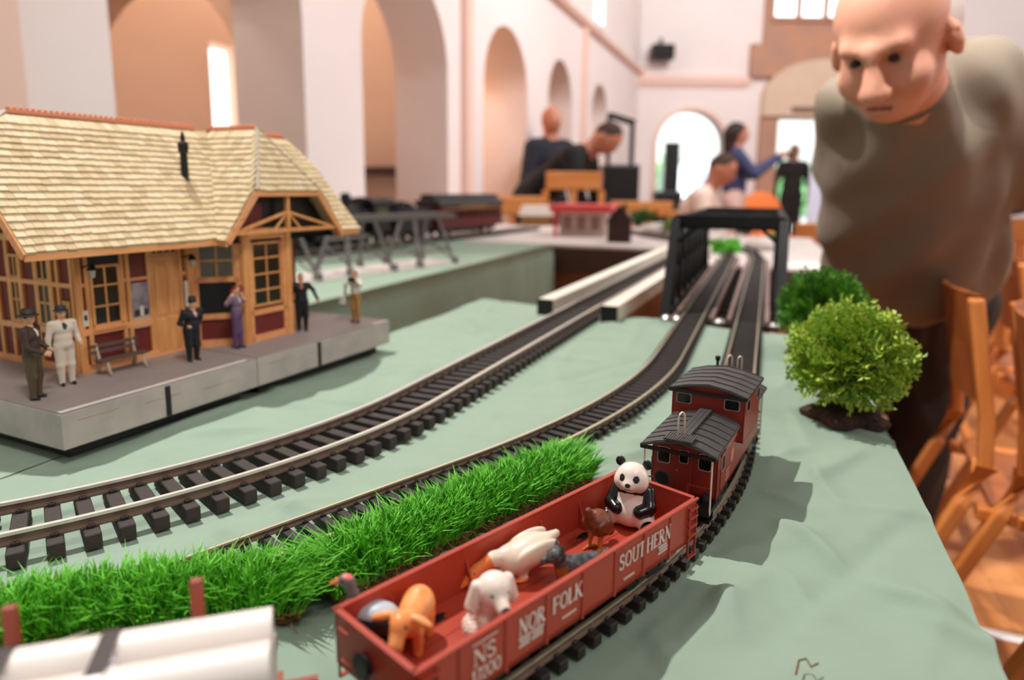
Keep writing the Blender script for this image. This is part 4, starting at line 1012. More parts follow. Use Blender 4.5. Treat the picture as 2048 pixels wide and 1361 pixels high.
# orange calf
p = stand(812, 1318); ca = thing('calf_figurine', 'orange calf figurine with spread ears facing the camera', 'toy animal', tuple(p), math.radians(258))
S = [K((-.0150, 0, .0145), (-.004, 0, .0140), .0072, .0062, 0), E((-.0175, 0, .0150), (.0052, .0062, .0070), 0), K((-.002, 0, .0155), (.003, 0, .0190), .0048, .0044, 0), E((.0055, 0, .0195), (.0046, .0044, .0044), 0), K((.0075, 0, .0178), (.0110, 0, .0140), .0034, .0030, 0)]
for s in (-1, 1):
    S += [E((.0035, s * .0082, .0205), (.0020, .0052, .0018), 0, rotm(s * -.25, 0, s * -.2), .001), K((-.004, s * .0040, .010), (-.003, s * .0042, .0012), .0026, .0019, 0), K((-.016, s * .0042, .010), (-.016, s * .0044, .0012), .0030, .0020, 0)]
body('body', S, [m_cal, m_brn], ca, res=92, k=.0018, paint=[E((.0128, 0, .0128), (.0022, .0024, .0016), 1)])
for s in (-1, 1): MB().ell((.0085, s * .0036, .0204), (.0007,) * 3).build('eye', m_pb, ca, smooth=True)
# grey crane
p = stand(738, 1282); cr = thing('crane_figurine', 'grey long necked crane figurine at the near end of the gondola', 'toy animal', tuple(p), math.radians(176))
S = [E((-.004, 0, .0098), (.0125, .0072, .0072), 2, rotm(0, -.12, 0)), E((-.003, 0, .0140), (.0098, .0062, .0040), 1, k=.001), K((.0055, 0, .0115), (.0082, 0, .0150), .0040, .0028, 0), K((.0082, 0, .0150), (.0062, 0, .0215), .0028, .0022, 0), K((.0062, 0, .0215), (.0075, 0, .0262), .0022, .0023, 0), E((.0092, 0, .0278), (.0034, .0027, .0026), 0), K((.0118, 0, .0274), (.0162, 0, .0258), .0017, .0006, 3, k=.0008)]
for s in (-1, 1): S += [K((-.003, s * .003, .005), (-.003, s * .003, .0006), .0014, .0010, 2)]
S += [E((-.003, 0, .0006), (.006, .005, .0007), 2)]
body('body', S, [m_gry, m_lgry, m_dgry, m_orange, m_pink], cr, res=84, k=.0016, paint=[E((.0080, 0, .0302), (.0028, .0024, .0016), 4)])
for s in (-1, 1): MB().ell((.0103, s * .0023, .0285), (.0006,) * 3).build('eye', m_pb, cr, smooth=True)

# ================================================================== BUSHES
m_bush1 = mat('lime_green_leaf', (196, 214, 84), 0.5, rgb2=(112, 160, 40), vscale=90, var=.1); m_bush2 = mat('grass_green_leaf', (110, 168, 48), 0.5, rgb2=(62, 120, 30), vscale=60, var=.1)
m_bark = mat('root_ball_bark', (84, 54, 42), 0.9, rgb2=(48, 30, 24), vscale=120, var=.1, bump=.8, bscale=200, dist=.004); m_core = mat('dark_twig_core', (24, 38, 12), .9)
def bush(x, y, r, hz, m, label, seed):
    rs = np.random.RandomState(seed); p = G(x, y, 0); t = thing('bush', label, 'bush', tuple(p), 0, 'model bushes at the table edge')
    mb = MB(); n = 22
    prof = [(r * .70, 0), (r * .74, .006), (r * .56, .011), (r * .22, .014)]
    mb.lathe(prof, n); mb.v = [(a * (1 + .16 * math.sin(5 * math.atan2(b, a)) + .08 * math.sin(11 * math.atan2(b, a))), b * (1 + .16 * math.sin(5 * math.atan2(b, a))), c) for a, b, c in mb.v]
    mb.build('root_ball', m_bark, t)
    MB().tube([(0, 0, .008), (0, 0, hz)], [.006, .003], 8).build('stem', m_bark, t)
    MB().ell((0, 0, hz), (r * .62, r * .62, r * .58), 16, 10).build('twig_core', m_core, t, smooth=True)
    V = []; F = []
    N = 900
    for i in range(N):
        z = 1 - 2 * (i + .5) / N; a = i * 2.39996 + rs.uniform(-.2, .2); q = math.sqrt(max(0, 1 - z * z)); d = np.array([q * math.cos(a), q * math.sin(a), z])
        if d[2] < -.85: continue
        lump = 1 + .10 * math.sin(7 * a + 3 * z) + .07 * math.sin(11 * z + 2 * a)
        c = np.array([0, 0, hz]) + d * r * .62 * lump * np.array([1, 1, .95]); ln = r * rs.uniform(.36, .60); up = np.array([0, 0, 1.0])
        dd = d + up * .35 + rs.normal(size=3) * .25; dd /= np.linalg.norm(dd)
        s = np.cross(dd, rs.normal(size=3)); s /= np.linalg.norm(s); n3 = np.cross(dd, s)
        for k in range(9):         # leaflets along a frond
            f = (k + 1) / 9; sg = 1 if k % 2 else -1; base = c + dd * ln * f * .9
            tip = base + (dd * .55 + s * sg * .75 + n3 * rs.uniform(-.35, .35)) * ln * .42 * (1.15 - .5 * f); wv = np.cross(tip - base, n3); wv = wv / max(1e-9, np.linalg.norm(wv)) * ln * .085
            mid = (base + tip) / 2 + n3 * ln * .03; j = len(V); V += [base, mid + wv, tip, mid - wv]; F.append((j, j + 1, j + 2, j + 3))
    mb = MB(); mb.v = [tuple(v) for v in V]; mb.f = F; mb.mi = [0] * len(F); o = mb.build('foliage', m, t); o['kind'] = 'stuff'
bush(1690, 838, .050, .060, m_bush1, 'nearer round lime green bush on a brown root ball at the table edge', 1)
bush(1640, 712, .050, .062, m_bush2, 'farther round green bush half hidden behind the lime one', 2)
# ================================================================== TOY STATION
SO = np.array([-0.351, 0.510]); SANG = math.radians(64.4); ZP = 0.0430
su = np.array([math.cos(SANG), math.sin(SANG)]); sv = np.array([-su[1], su[0]])
def sp3(s, t, z): p = SO + su * s + sv * t; return (p[0], p[1], T + z)
m_plat = mat('grey_painted_wood', (168, 160, 155), 0.6, rgb2=(184, 174, 167), vscale=40, var=.1, bump=.2, bscale=300)
m_ptop = mat('grey_platform_deck', (160, 148, 143), 0.55, var=.06, vscale=60)
m_or = mat('varnished_pine', (236, 172, 108), 0.45, rgb2=(220, 148, 84), wood='z', wscale=220)
m_or2 = mat('orange_fascia', (240, 172, 116), 0.45, rgb2=(228, 152, 96), wood='x', wscale=200)
m_mar = mat('maroon_panel', (112, 34, 26), 0.55)
m_glz = mat('smoky_pane', (38, 36, 26), 0.12, spec=.6); m_glz2 = mat('grey_green_pane', (96, 92, 74), 0.15)
m_black = mat('soot_black', (9, 9, 10), 0.5)  # also carries the painted shade under the eave and platform
m_sh = [mat('cedar_shingle_a', (214, 192, 152), 0.75, var=.12, vscale=300), mat('cedar_shingle_b', (198, 174, 134), 0.75, var=.12, vscale=300), mat('cedar_shingle_c', (220, 200, 164), 0.7, var=.12, vscale=300)]
m_crest = mat('terracotta_crest', (226, 146, 108), 0.6)
# platforms
for k, (s0, s1, slot, lab) in enumerate(((0.0, 0.1995, 0.094, 'grey wooden platform section at the near left end under the station'), (0.2005, 0.432, 0.294, 'grey wooden platform section at the far right end under the station'))):
    pf = thing('station_platform', lab, 'platform', (SO[0], SO[1], T), SANG, 'sections of the station platform')
    MB().bx(s0, s1, 0, .30, .0120, .0415).build('body', m_plat, pf, bevel=.0007); MB().bx(s0 + .0006, s1 - .0006, .0006, .2994, .0415, ZP).build('deck', m_ptop, pf, bevel=.0004)
    MB().bx(s0 + .012, s1 - .012, .014, .288, 0, .0120).build('base', m_black, pf)  # black inset base stands in for the shadow gap under the platform
    mb = MB(); mb.bx(slot - .0026, slot + .0026, -.0012, .004, .0125, .0405); mb.build('slot', m_black, pf, bevel=.0009)
    for i in range(3): MB().box((s0 + .03 + i * .06, -.0002, .0335 - .003 * i), (.035, .0004, .0003)).build('scratch', mat('bare_wood_scratch', (186, 150, 116), .6), pf)
# ------------------------------------------------------------------ building
sb = thing('station_building', 'toy railway station with maroon panels, pine framing and shingled roof', 'toy building', (SO[0], SO[1], T), SANG)
WX0, WX1, WT0, WT1, ZE = 0.0785, 0.362, 0.0952, 0.2350, 0.1600
TE, TR, ZEV, ZRG = 0.0550, 0.1650, 0.1615, 0.2830           # eave line, ridge line, heights
def slope_z(t): return ZEV + (t - TE) * (ZRG - ZEV) / (TR - TE)
wl_ = MB()
wl_.bx(WX0, WX1, WT0, WT0 + .003, ZP, ZE + .03); wl_.bx(WX0, WX1, WT1 - .003, WT1, ZP, ZE + .03)
zt_ = lambda t: slope_z(min(t, 2 * TR - t)) - .006
for x in (WX0, WX1 - .003):
    wl_.prism([(WT0, ZP), (WT1, ZP), (WT1, zt_(WT1)), (TR, ZRG - .006), (WT0, zt_(WT0))], x, x + .003, M=lambda a, b, h: (h, a, b))
wl_.build('walls', m_mar, sb)
MB().bx(WX0, WX1, WT0, WT1, ZP, ZP + .001).build('floor_board', m_black, sb)
def strip(a, b, w_, th=.0024, m=None, name='frame_strip'):     # pine strip on the building, box from a to b
    o = MB().bar(a, b, th, w_, up=(0, 0, 1) if abs(a[2] - b[2]) < .002 else (b[0] - a[0] + (1 if abs(a[0] - b[0]) < 1e-6 and abs(a[1] - b[1]) < 1e-6 else 0), 0, 0)).build(name, m or m_or, sb); return o
def vbar(s, t, z0, z1, ws, wt): return MB().bx(s - ws / 2, s + ws / 2, t - wt / 2, t + wt / 2, z0, z1).build('frame_strip', m_or, sb, bevel=.0003, seg=1)
def hbar(s0, s1, t, z, hz, wt=.0026): return MB().bx(s0, s1, t - wt / 2, t + wt / 2, z - hz / 2, z + hz / 2).build('frame_strip', m_or2, sb, bevel=.0003, seg=1)
def hbar_t(t0, t1, s, z, hz, ws=.0026): return MB().bx(s - ws / 2, s + ws / 2, t0, t1, z - hz / 2, z + hz / 2).build('frame_strip', m_or2, sb, bevel=.0003, seg=1)
TF = WT0 - .0006
# corner posts and front framing
for s in (WX0 + .002, .0885, .1235, .1295, .1525, .1895, .199): vbar(s, TF, ZP, ZE + .01, .0042 if s not in (WX0 + .002,) else .0065, .0036)
hbar(WX0, .201, TF, ZP + .0035, .0070, .004); hbar(WX0, .1525, TF, .0815, .0060, .0046); hbar(WX0, .0890, TF, .1265, .0036); hbar(.1230, .1525, TF, .1265, .0036); hbar(.1895, .201, TF, .1265, .0036); hbar(WX0, .37, TF, ZE + .004, .006)
hbar(.1525, .1895, TF, .1445, .005)
def window(s0, s1, z0, z1, nc, nr, t=TF, M=None, mg=m_glz, parent=sb, fw=.0026, proud=.0016):
    M = M or (lambda a, b, h: (a, t - h, b))
    def rect(mb, a0, a1, b0, b1, h0, h1):
        P = [M(a, b, h) for a in (a0, a1) for b in (b0, b1) for h in (h0, h1)]
        mb.add(P, [(0, 1, 3, 2), (4, 6, 7, 5), (0, 4, 5, 1), (2, 3, 7, 6), (0, 2, 6, 4), (1, 5, 7, 3)])
    f = MB(); rect(f, s0, s0 + fw, z0, z1, -.001, proud); rect(f, s1 - fw, s1, z0, z1, -.001, proud); rect(f, s0, s1, z0, z0 + fw, -.001, proud); rect(f, s0, s1, z1 - fw, z1, -.001, proud)
    for i in range(1, nc): x = s0 + (s1 - s0) * i / nc; rect(f, x - .0009, x + .0009, z0, z1, -.001, proud * .7)
    for i in range(1, nr): z = z0 + (z1 - z0) * i / nr; rect(f, s0, s1, z - .0009, z + .0009, -.001, proud * .7)
    o = f.build('window', m_or, parent)
    for i in range(nc):
        for j in range(nr):
            g = MB(); a0 = s0 + (s1 - s0) * i / nc; b0 = z0 + (z1 - z0) * j / nr; rect(g, a0 + .0008, a0 + (s1 - s0) / nc - .0008, b0 + .0008, b0 + (z1 - z0) / nr - .0008, -.0008, .0003); g.build('pane', mg, o)
    return o
window(.0915, .1215, .0850, .1440, 2, 3)
MB().bx(.090, .123, TF - .004, TF, .0825, .0850).build('window_sill', m_or2, sb)
MB().bx(.0905, .1225, TF - .0012, TF - .0004, .1455, .1580).build('fanlight', m_black, sb)  # black strip paints the shadow under the eave above the window
# door with transom
d = MB().bx(.1548, .1872, TF - .0018, TF + .001, ZP + .001, .1420).build('door', m_or, sb)
for z0, z1 in ((.048, .082), (.086, .138)):
    for s0, s1 in ((.1572, .1700), (.1720, .1850)): MB().bx(s0, s1, TF - .0026, TF - .0018, z0, z1).build('door_panel', m_or, d, bevel=.0006)
MB().ell((.1855, TF - .0034, .088), (.0009, .0009, .0009)).build('door_knob', m_blk, d)
tw_ = window(.1548, .1872, .1475, .1580, 4, 1, mg=m_glz)
# posters
m_pos = [mat('poster_landscape', (178, 168, 176), .5, rgb2=(120, 112, 118), vscale=90, var=.1), mat('poster_sepia', (212, 176, 140), .5), mat('poster_ink', (46, 46, 52), .6), mat('notice_white', (226, 220, 206), .5), mat('notice_yellow', (204, 148, 56), .5)]
o = MB().bx(.1315, .1510, TF - .0016, TF - .0008, .0765, .1225).build('poster', m_pos[0], sb); MB().bx(.1320, .1505, TF - .0019, TF - .0016, .0770, .0880).build('poster_foreground', m_pos[1], o); MB().bx(.1340, .1490, TF - .0019, TF - .0016, .0890, .0955).build('poster_train', m_pos[2], o); MB().bx(.1395, .1435, TF - .0021, TF - .0018, .0890, .0990).build('poster_engine', m_pos[3], o)
o = MB().bx(.0815, .0868, TF - .0022, TF - .0012, .0880, .1030).build('notice', m_pos[3], sb); MB().bx(.0828, .0855, TF - .0025, TF - .0022, .0935, .0985).build('notice_print', m_pos[2], o)
o = MB().bx(.1915, .1975, TF - .0022, TF - .0012, .088, .120).build('notice_board', m_mar, sb); MB().bx(.1922, .1968, TF - .0026, TF - .0022, .090, .118).build('notice_sheet', m_pos[3], o)
# wall lamps
for s in (.0865, .1945):
    o = MB().bar((s, TF, .143), (s, TF - .014, .147), .0012, .0012).build('wall_lamp', m_blk, sb); MB().lathe([(.0010, .0015), (.0046, -.004), (.0040, -.0046), (.0008, .0006)], 14, (s, TF - .014, .146)).build('lamp_shade', m_blk, o); MB().lathe([(.0028, -.004), (.0022, -.011), (.0008, -.012)], 12, (s, TF - .014, .146)).build('lamp_glass', mat('lamp_glass', (190, 186, 170), .2), o)
# left gable wall framing
SL = WX0 - .0006
for t in (WT0 + .002, .118, .128, .152, .176, .196, .216, WT1 - .002): MB().bx(SL - .0018, SL + .0012, t - .0020, t + .0020, ZP, ZE + .012).build('frame_strip', m_or, sb)
for z, h in ((ZP + .0035, .007), (.0815, .006), (.1265, .0045), (ZE + .008, .006)): hbar_t(WT0, WT1, SL, z, h, .004)
window(.130, .151, .085, .152, 2, 3, M=lambda a, b, h: (SL - h, a, b)); window(.178, .195, .085, .152, 2, 3, M=lambda a, b, h: (SL - h, a, b))
o = MB().bx(SL - .0022, SL - .0012, .1010, .1130, .0900, .1120).build('notice', m_pos[4], sb); MB().bx(SL - .0026, SL - .0022, .1040, .1090, .0960, .1030).build('notice_print', m_pos[2], o)
# bay window
BP = [(.2010, WT0), (.2430, .0580), (.3080, .0580), (.3500, WT0)]
bm_ = MB()
def facet(i):
    a = np.array(BP[i]); b = np.array(BP[i + 1]); d = (b - a); L = np.linalg.norm(d); d /= L; n = np.array([d[1], -d[0]])
    return a, d, n, L
bw_ = MB()
bw_.prism([BP[0], BP[1], BP[2], BP[3]], ZP, ZE + .012)
bw_.build('bay_walls', m_mar, sb)
for i in range(4):
    a = BP[i]; MB().lathe([(.0056, ZP), (.0056, ZE + .012)], 8, (a[0], a[1], 0)).build('bay_post', m_or, sb)
for i in range(3):
    a, d, n, L = facet(i)
    MF = lambda q, b, h, a=a, d=d, n=n: (a[0] + d[0] * q + n[0] * h, a[1] + d[1] * q + n[1] * h, b)
    def fr(q0, q1, z0, z1, h=.0024, m=m_or2, name='frame_strip'):
        mb = MB(); P = [MF(q, b, hh) for q in (q0, q1) for b in (z0, z1) for hh in (-.0005, h)]; mb.add(P, [(0, 1, 3, 2), (4, 6, 7, 5), (0, 4, 5, 1), (2, 3, 7, 6), (0, 2, 6, 4), (1, 5, 7, 3)]); return mb.build(name, m, sb)
    fr(0, L, ZP, ZP + .0075); fr(0, L, .0735, .0795); fr(0, L, ZE, ZE + .012); fr(.004, .009, ZP, .16); fr(L - .009, L - .004, ZP, .16)
    if i == 0:
        window(.009, L - .009, .118, .1585, 2, 2, M=MF, mg=m_glz2); fr(.009, L - .009, .0800, .1150, .0006, m_black, 'open_sash'); fr(.006, L - .006, .1145, .1180)
    else: window(.010, L - .010, .0830, .1565, 2, 4, M=MF)
# ------------------------------------------------------------------ roof
XL, XR = 0.0160, 0.4420; RL, RRt = 0.0730, 0.4210            # eave ends / ridge ends
HZ = 0.245                                                     # height where the clipped gables start
def main_pt(s, f): return np.array([s, TE + (TR - TE) * f, ZEV + (ZRG - ZEV) * f])    # f 0 eave .. 1 ridge
fh = (HZ - ZEV) / (ZRG - ZEV)
# cross gable: centre SCX, front plane TC, half widths
SCX, TC, GB, GT, GZT = 0.2980, 0.0400, 0.0920, 0.0490, 0.2125
ZG0 = ZEV - .001
tap = 0.0860                                                   # apex of the hip triangle (t)
def left_edge(f): return XL if f <= fh else XL + (RL - XL) * (f - fh) / (1 - fh)
def right_edge(f): return XR if f <= fh else XR + (RRt - XR) * (f - fh) / (1 - fh)
def val_l(f): return SCX - GB * (1 - f)                        # left valley on the main roof
def val_r(f): return SCX + GB * (1 - f)
base_mb = MB()
def plane(P): base_mb.add(P, [tuple(range(len(P)))])
th = np.array([0, 0, -.0012])
plane([main_pt(XL, 0), main_pt(val_l(0), 0), main_pt(SCX, 1), main_pt(RL, 1), main_pt(XL, fh)])
plane([main_pt(val_r(0), 0), main_pt(XR, 0), main_pt(XR, fh), main_pt(RRt, 1), main_pt(SCX, 1)])
back = lambda p: np.array([p[0], 2 * TR - p[1], p[2]])
plane([back(p) for p in (main_pt(XR, 0), main_pt(XL, 0), main_pt(XL, fh), main_pt(RL, 1), main_pt(RRt, 1), main_pt(XR, fh))])
plane([main_pt(XL, fh), main_pt(RL, 1), back(main_pt(XL, fh))]); plane([main_pt(XR, fh), back(main_pt(XR, fh)), main_pt(RRt, 1)])
CL0 = np.array([SCX - GB, TC, ZG0]); CLt = np.array([SCX - GT, TC, GZT]); CRt = np.array([SCX + GT, TC, GZT]); CR0 = np.array([SCX + GB, TC, ZG0]); AP = np.array([SCX, tap, ZRG]); RG = np.array([SCX, TR, ZRG])
plane([CL0, CLt, AP, RG, main_pt(val_l(0), 0)]); plane([CR0, main_pt(val_r(0), 0), RG, AP, CRt]); plane([CLt, CRt, AP])
rb = base_mb.build('roof', m_sh[1], sb); md = rb.modifiers.new('solid', 'SOLIDIFY'); md.thickness = .002; md.offset = 0
# shingles -----------------------------------------------------------
shing = []    # (corner frame) centre-bottom, along, up, normal, width, length, mat
def shingle_area(o0, al, up, n, L, rng, expo=.0082, w0=.0080):
    """rows of shingles: o0 origin on the eave, al along, up the slope, n outward, rng(d)->(x0,x1)"""
    rows = int(L / expo)
    for r in range(rows):
        d = r * expo; x0, x1 = rng(d + expo * .5); x = x0 - (w0 * .5 if r % 2 else 0)
        while x < x1:
            wv = w0 * random.uniform(.86, 1.14); a = max(x, x0); b = min(x + wv, x1)
            if b - a > .0012: shing.append((o0 + al * ((a + b) / 2) + up * (d + random.uniform(-.0007, .0004)), al, up, n, b - a - .0003, min(expo * 1.55, L - d + .002), random.choice((0, 0, 1, 2))))
            x += wv
def frame(o0, al_pt, up_pt):
    al = al_pt - o0; al /= np.linalg.norm(al); v = up_pt - o0; v = v - al * (v @ al); L = np.linalg.norm(v); up = v / L; n = np.cross(al, up)
    if n[2] < 0: n = -n
    return al, up, n, L
o0 = main_pt(0, 0); al, up, n, Lm = frame(o0, main_pt(1, 0), main_pt(0, 1))
shingle_area(o0, al, up, n, Lm, lambda d: (left_edge(d / Lm), max(left_edge(d / Lm), val_l(d / Lm))))
shingle_area(o0, al, up, n, Lm, lambda d: (val_r(d / Lm), right_edge(d / Lm)))
# cross gable left and right slopes (rows run along t, up towards the ridge)
for sg, c0, ct in ((-1, CL0, CLt), (1, CR0, CRt)):
    fo = np.array([SCX + sg * GB, TC, ZG0]); apex = np.array([SCX, TC, ZRG])
    al = np.array([0, 1.0, 0]); v = apex - fo; L = np.linalg.norm(v); up = v / L; n = np.cross(al, up); n = n if n[2] > 0 else -n
    ft = (GZT - ZG0) / (ZRG - ZG0)
    def rng(d, L=L, ft=ft):
        f = d / L; lo = 0 if f <= ft else (tap - TC) * (f - ft) / (1 - ft)
        hi = (TE - TC) + (TR - TE) * f
        return lo, hi
    shingle_area(fo, al, up, n, L, rng)
al, up, n, L = frame(CLt.copy(), CRt, AP); 
shingle_area(CLt, al, up, n, L, lambda d: (2 * GT * .5 * d / L, 2 * GT - 2 * GT * .5 * d / L))
shing.sort(key=lambda q: (lambda P: P[0] ** 2 + P[1] ** 2 + (P[2] - T - CAMH) ** 2)(np.array(sp3(*q[0]))))
u_mb = MB(); u_mb.bx(-.5, .5, 0, 1, -.0008, .0026)
protos = [u_mb.build('shingle', m, rb) for m in m_sh]; usedp = [False] * 3
rest = MB()
for i, (c, al, up, n, wv, L, mi) in enumerate(shing):
    tl = .17; u2 = up * math.cos(tl) - n * math.sin(tl); n2 = n * math.cos(tl) + up * math.sin(tl); c = c + n * .0022
    if i < 300:
        if usedp[mi]: o = protos[mi].copy(); link(o, rb)
        else: o = protos[mi]; usedp[mi] = True
        M4 = Matrix.Identity(4)
        for r in range(3): M4[r][0] = al[r] * wv; M4[r][1] = u2[r] * L; M4[r][2] = n2[r]; M4[r][3] = c[r]
        o.matrix_basis = M4
    else:
        P = [c + al * (x * wv) + u2 * (y * L) + n2 * z for x in (-.5, .5) for y in (0, 1) for z in (-.0008, .0026)]
        rest.m = mi; rest.add(P, [(0, 1, 3, 2), (4, 6, 7, 5), (0, 4, 5, 1), (2, 3, 7, 6), (0, 2, 6, 4), (1, 5, 7, 3)])
o = rest.build('shingles', m_sh, rb); o['kind'] = 'stuff'
# ridge crest ornaments, hips
def crest(a, b, m=m_crest):
    mb = MB(); d = b - a; L = np.linalg.norm(d); n_ = int(L / .0055)
    mb.bar(a, b, .0055, .0035)
    for i in range(n_):
        q = a + d * (i + .5) / n_; mb.ell(q + np.array([0, 0, .0030]), (.0018, .0018, .0020), 8, 6)
    return mb.build('ridge_crest', m, rb)
up3 = np.array([0, 0, .0025])
crest(main_pt(RL, 1) + up3, main_pt(SCX - .02, 1) + up3); crest(main_pt(SCX + .03, 1) + up3, main_pt(RRt, 1) + up3); crest(RG + up3, AP + up3)
m_hip = mat('grey_hip_cap', (176, 160, 144), .7)
for a, b in ((CLt, AP), (CRt, AP)): MB().bar(a + np.array([0, -.001, .003]), b + np.array([0, -.001, .003]), .0045, .0024).build('hip_cap', m_hip, rb)
for a, b in ((main_pt(XL, fh), main_pt(RL, 1)), (main_pt(XR, fh), main_pt(RRt, 1))): MB().bar(a + up3, b + up3, .0045, .0024).build('hip_cap', m_hip, rb)
# fascias
def fascia(a, b, h=.0075, w_=.0032): return MB().bar(np.array(a) - np.array([0, 0, .0010]), np.array(b) - np.array([0, 0, .0010]), w_, h).build('fascia_board', m_or2, rb, bevel=.0005, seg=1)
for a, b in ((main_pt(XL, 0), main_pt(val_l(0), 0)), (main_pt(val_r(0), 0), main_pt(XR, 0)), (main_pt(XL, 0), main_pt(XL, fh)), (main_pt(XR, 0), main_pt(XR, fh)), (main_pt(XL, fh), back(main_pt(XL, fh))), (main_pt(XR, fh), back(main_pt(XR, fh))), (back(main_pt(XL, 0)), back(main_pt(XL, fh))), (back(main_pt(XR, 0)), back(main_pt(XR, fh))), (back(main_pt(XL, 0)), back(main_pt(XR, 0))),
             (CL0, CLt), (CLt, CRt), (CRt, CR0), (CL0, main_pt(val_l(0), 0)), (CR0, main_pt(val_r(0), 0))): fascia(a, b)
# soffit boards under the eaves (dark underside)
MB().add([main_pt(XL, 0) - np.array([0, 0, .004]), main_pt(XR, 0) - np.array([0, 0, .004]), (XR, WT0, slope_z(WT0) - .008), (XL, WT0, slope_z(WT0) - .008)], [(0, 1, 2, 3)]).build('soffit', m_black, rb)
# gable truss in front of the bay
TG = TC + .004; ZTB = .1690
tr_ = [((SCX - GB + .010, ZTB), (SCX + GB - .010, ZTB), .0055), ((SCX, ZTB), (SCX, GZT - .004), .0055), ((SCX - GB + .016, ZTB + .001), (SCX, ZTB + .021), .0042), ((SCX + GB - .016, ZTB + .001), (SCX, ZTB + .021), .0042), ((SCX, .160), (SCX, ZP), .0060), ((SCX - .022, ZTB), (SCX - .003, ZTB + .018), .003), ((SCX + .022, ZTB), (SCX + .003, ZTB + .018), .003)]
for k, (a, b, w_) in enumerate(tr_):
    if k == 4: continue
    MB().bar((a[0], TG, a[1]), (b[0], TG, b[1]), w_ * .8, w_, up=(0, 1, 0)).build('gable_truss_beam', m_or, rb, bevel=.0004, seg=1)
MB().bx(SCX + .012 - .0032, SCX + .012 + .0032, TC + .010, TC + .0165, ZP, .166).build('porch_post', m_or, sb) if False else None
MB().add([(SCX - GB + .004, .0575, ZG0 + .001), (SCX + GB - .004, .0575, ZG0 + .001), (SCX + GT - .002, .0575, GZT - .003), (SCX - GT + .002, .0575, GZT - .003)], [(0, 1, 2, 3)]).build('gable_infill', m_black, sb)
MB().bx(SCX - .058, SCX - .028, .0555, .0570, .172, .200).build('gable_panel', m_mar, sb)
# chimney pipe
pc_ = np.array([.2175, .1110, .2235]); ch = MB()
ch.lathe([(.0048, -.006), (.0048, .002), (.0040, .004), (.0038, .030), (.0052, .032), (.0056, .040), (.0042, .042), (.0024, .043), (.0026, .047), (.0008, .053)], 16, pc_)
ch.build('chimney', m_black, rb)
# ================================================================== BENCH
bn = thing('park_bench', 'tiny brown slatted bench in front of the station wall', 'bench', sp3(.1045, .0760, ZP), SANG)
m_bw = mat('bench_brown', (96, 78, 70), .6); m_bi = mat('bench_iron_beige', (186, 166, 140), .5)
for i in range(3): MB().bx(-.024, .024, -.008 + .0045 * i, -.0045 + .0045 * i, .0135, .0148).build('seat_slat', m_bw, bn)
for i in range(2): MB().bx(-.024, .024, .0068 + .001 * i, .0080 + .001 * i, .019 + .0055 * i, .0225 + .0055 * i).build('back_slat', m_bw, bn)
for x in (-.018, .018):
    MB().tube([(x, -.011, 0), (x, -.0075, .006), (x, -.006, .0132), (x, .005, .0132), (x, .0075, .020), (x, .0095, .029)], [.0014, .0016, .0016, .0016, .0014, .0012], 8).tube([(x, .0095, 0), (x, .006, .006), (x, .005, .013)], [.0014, .0016, .0016], 8).build('leg', m_bi, bn, smooth=True)

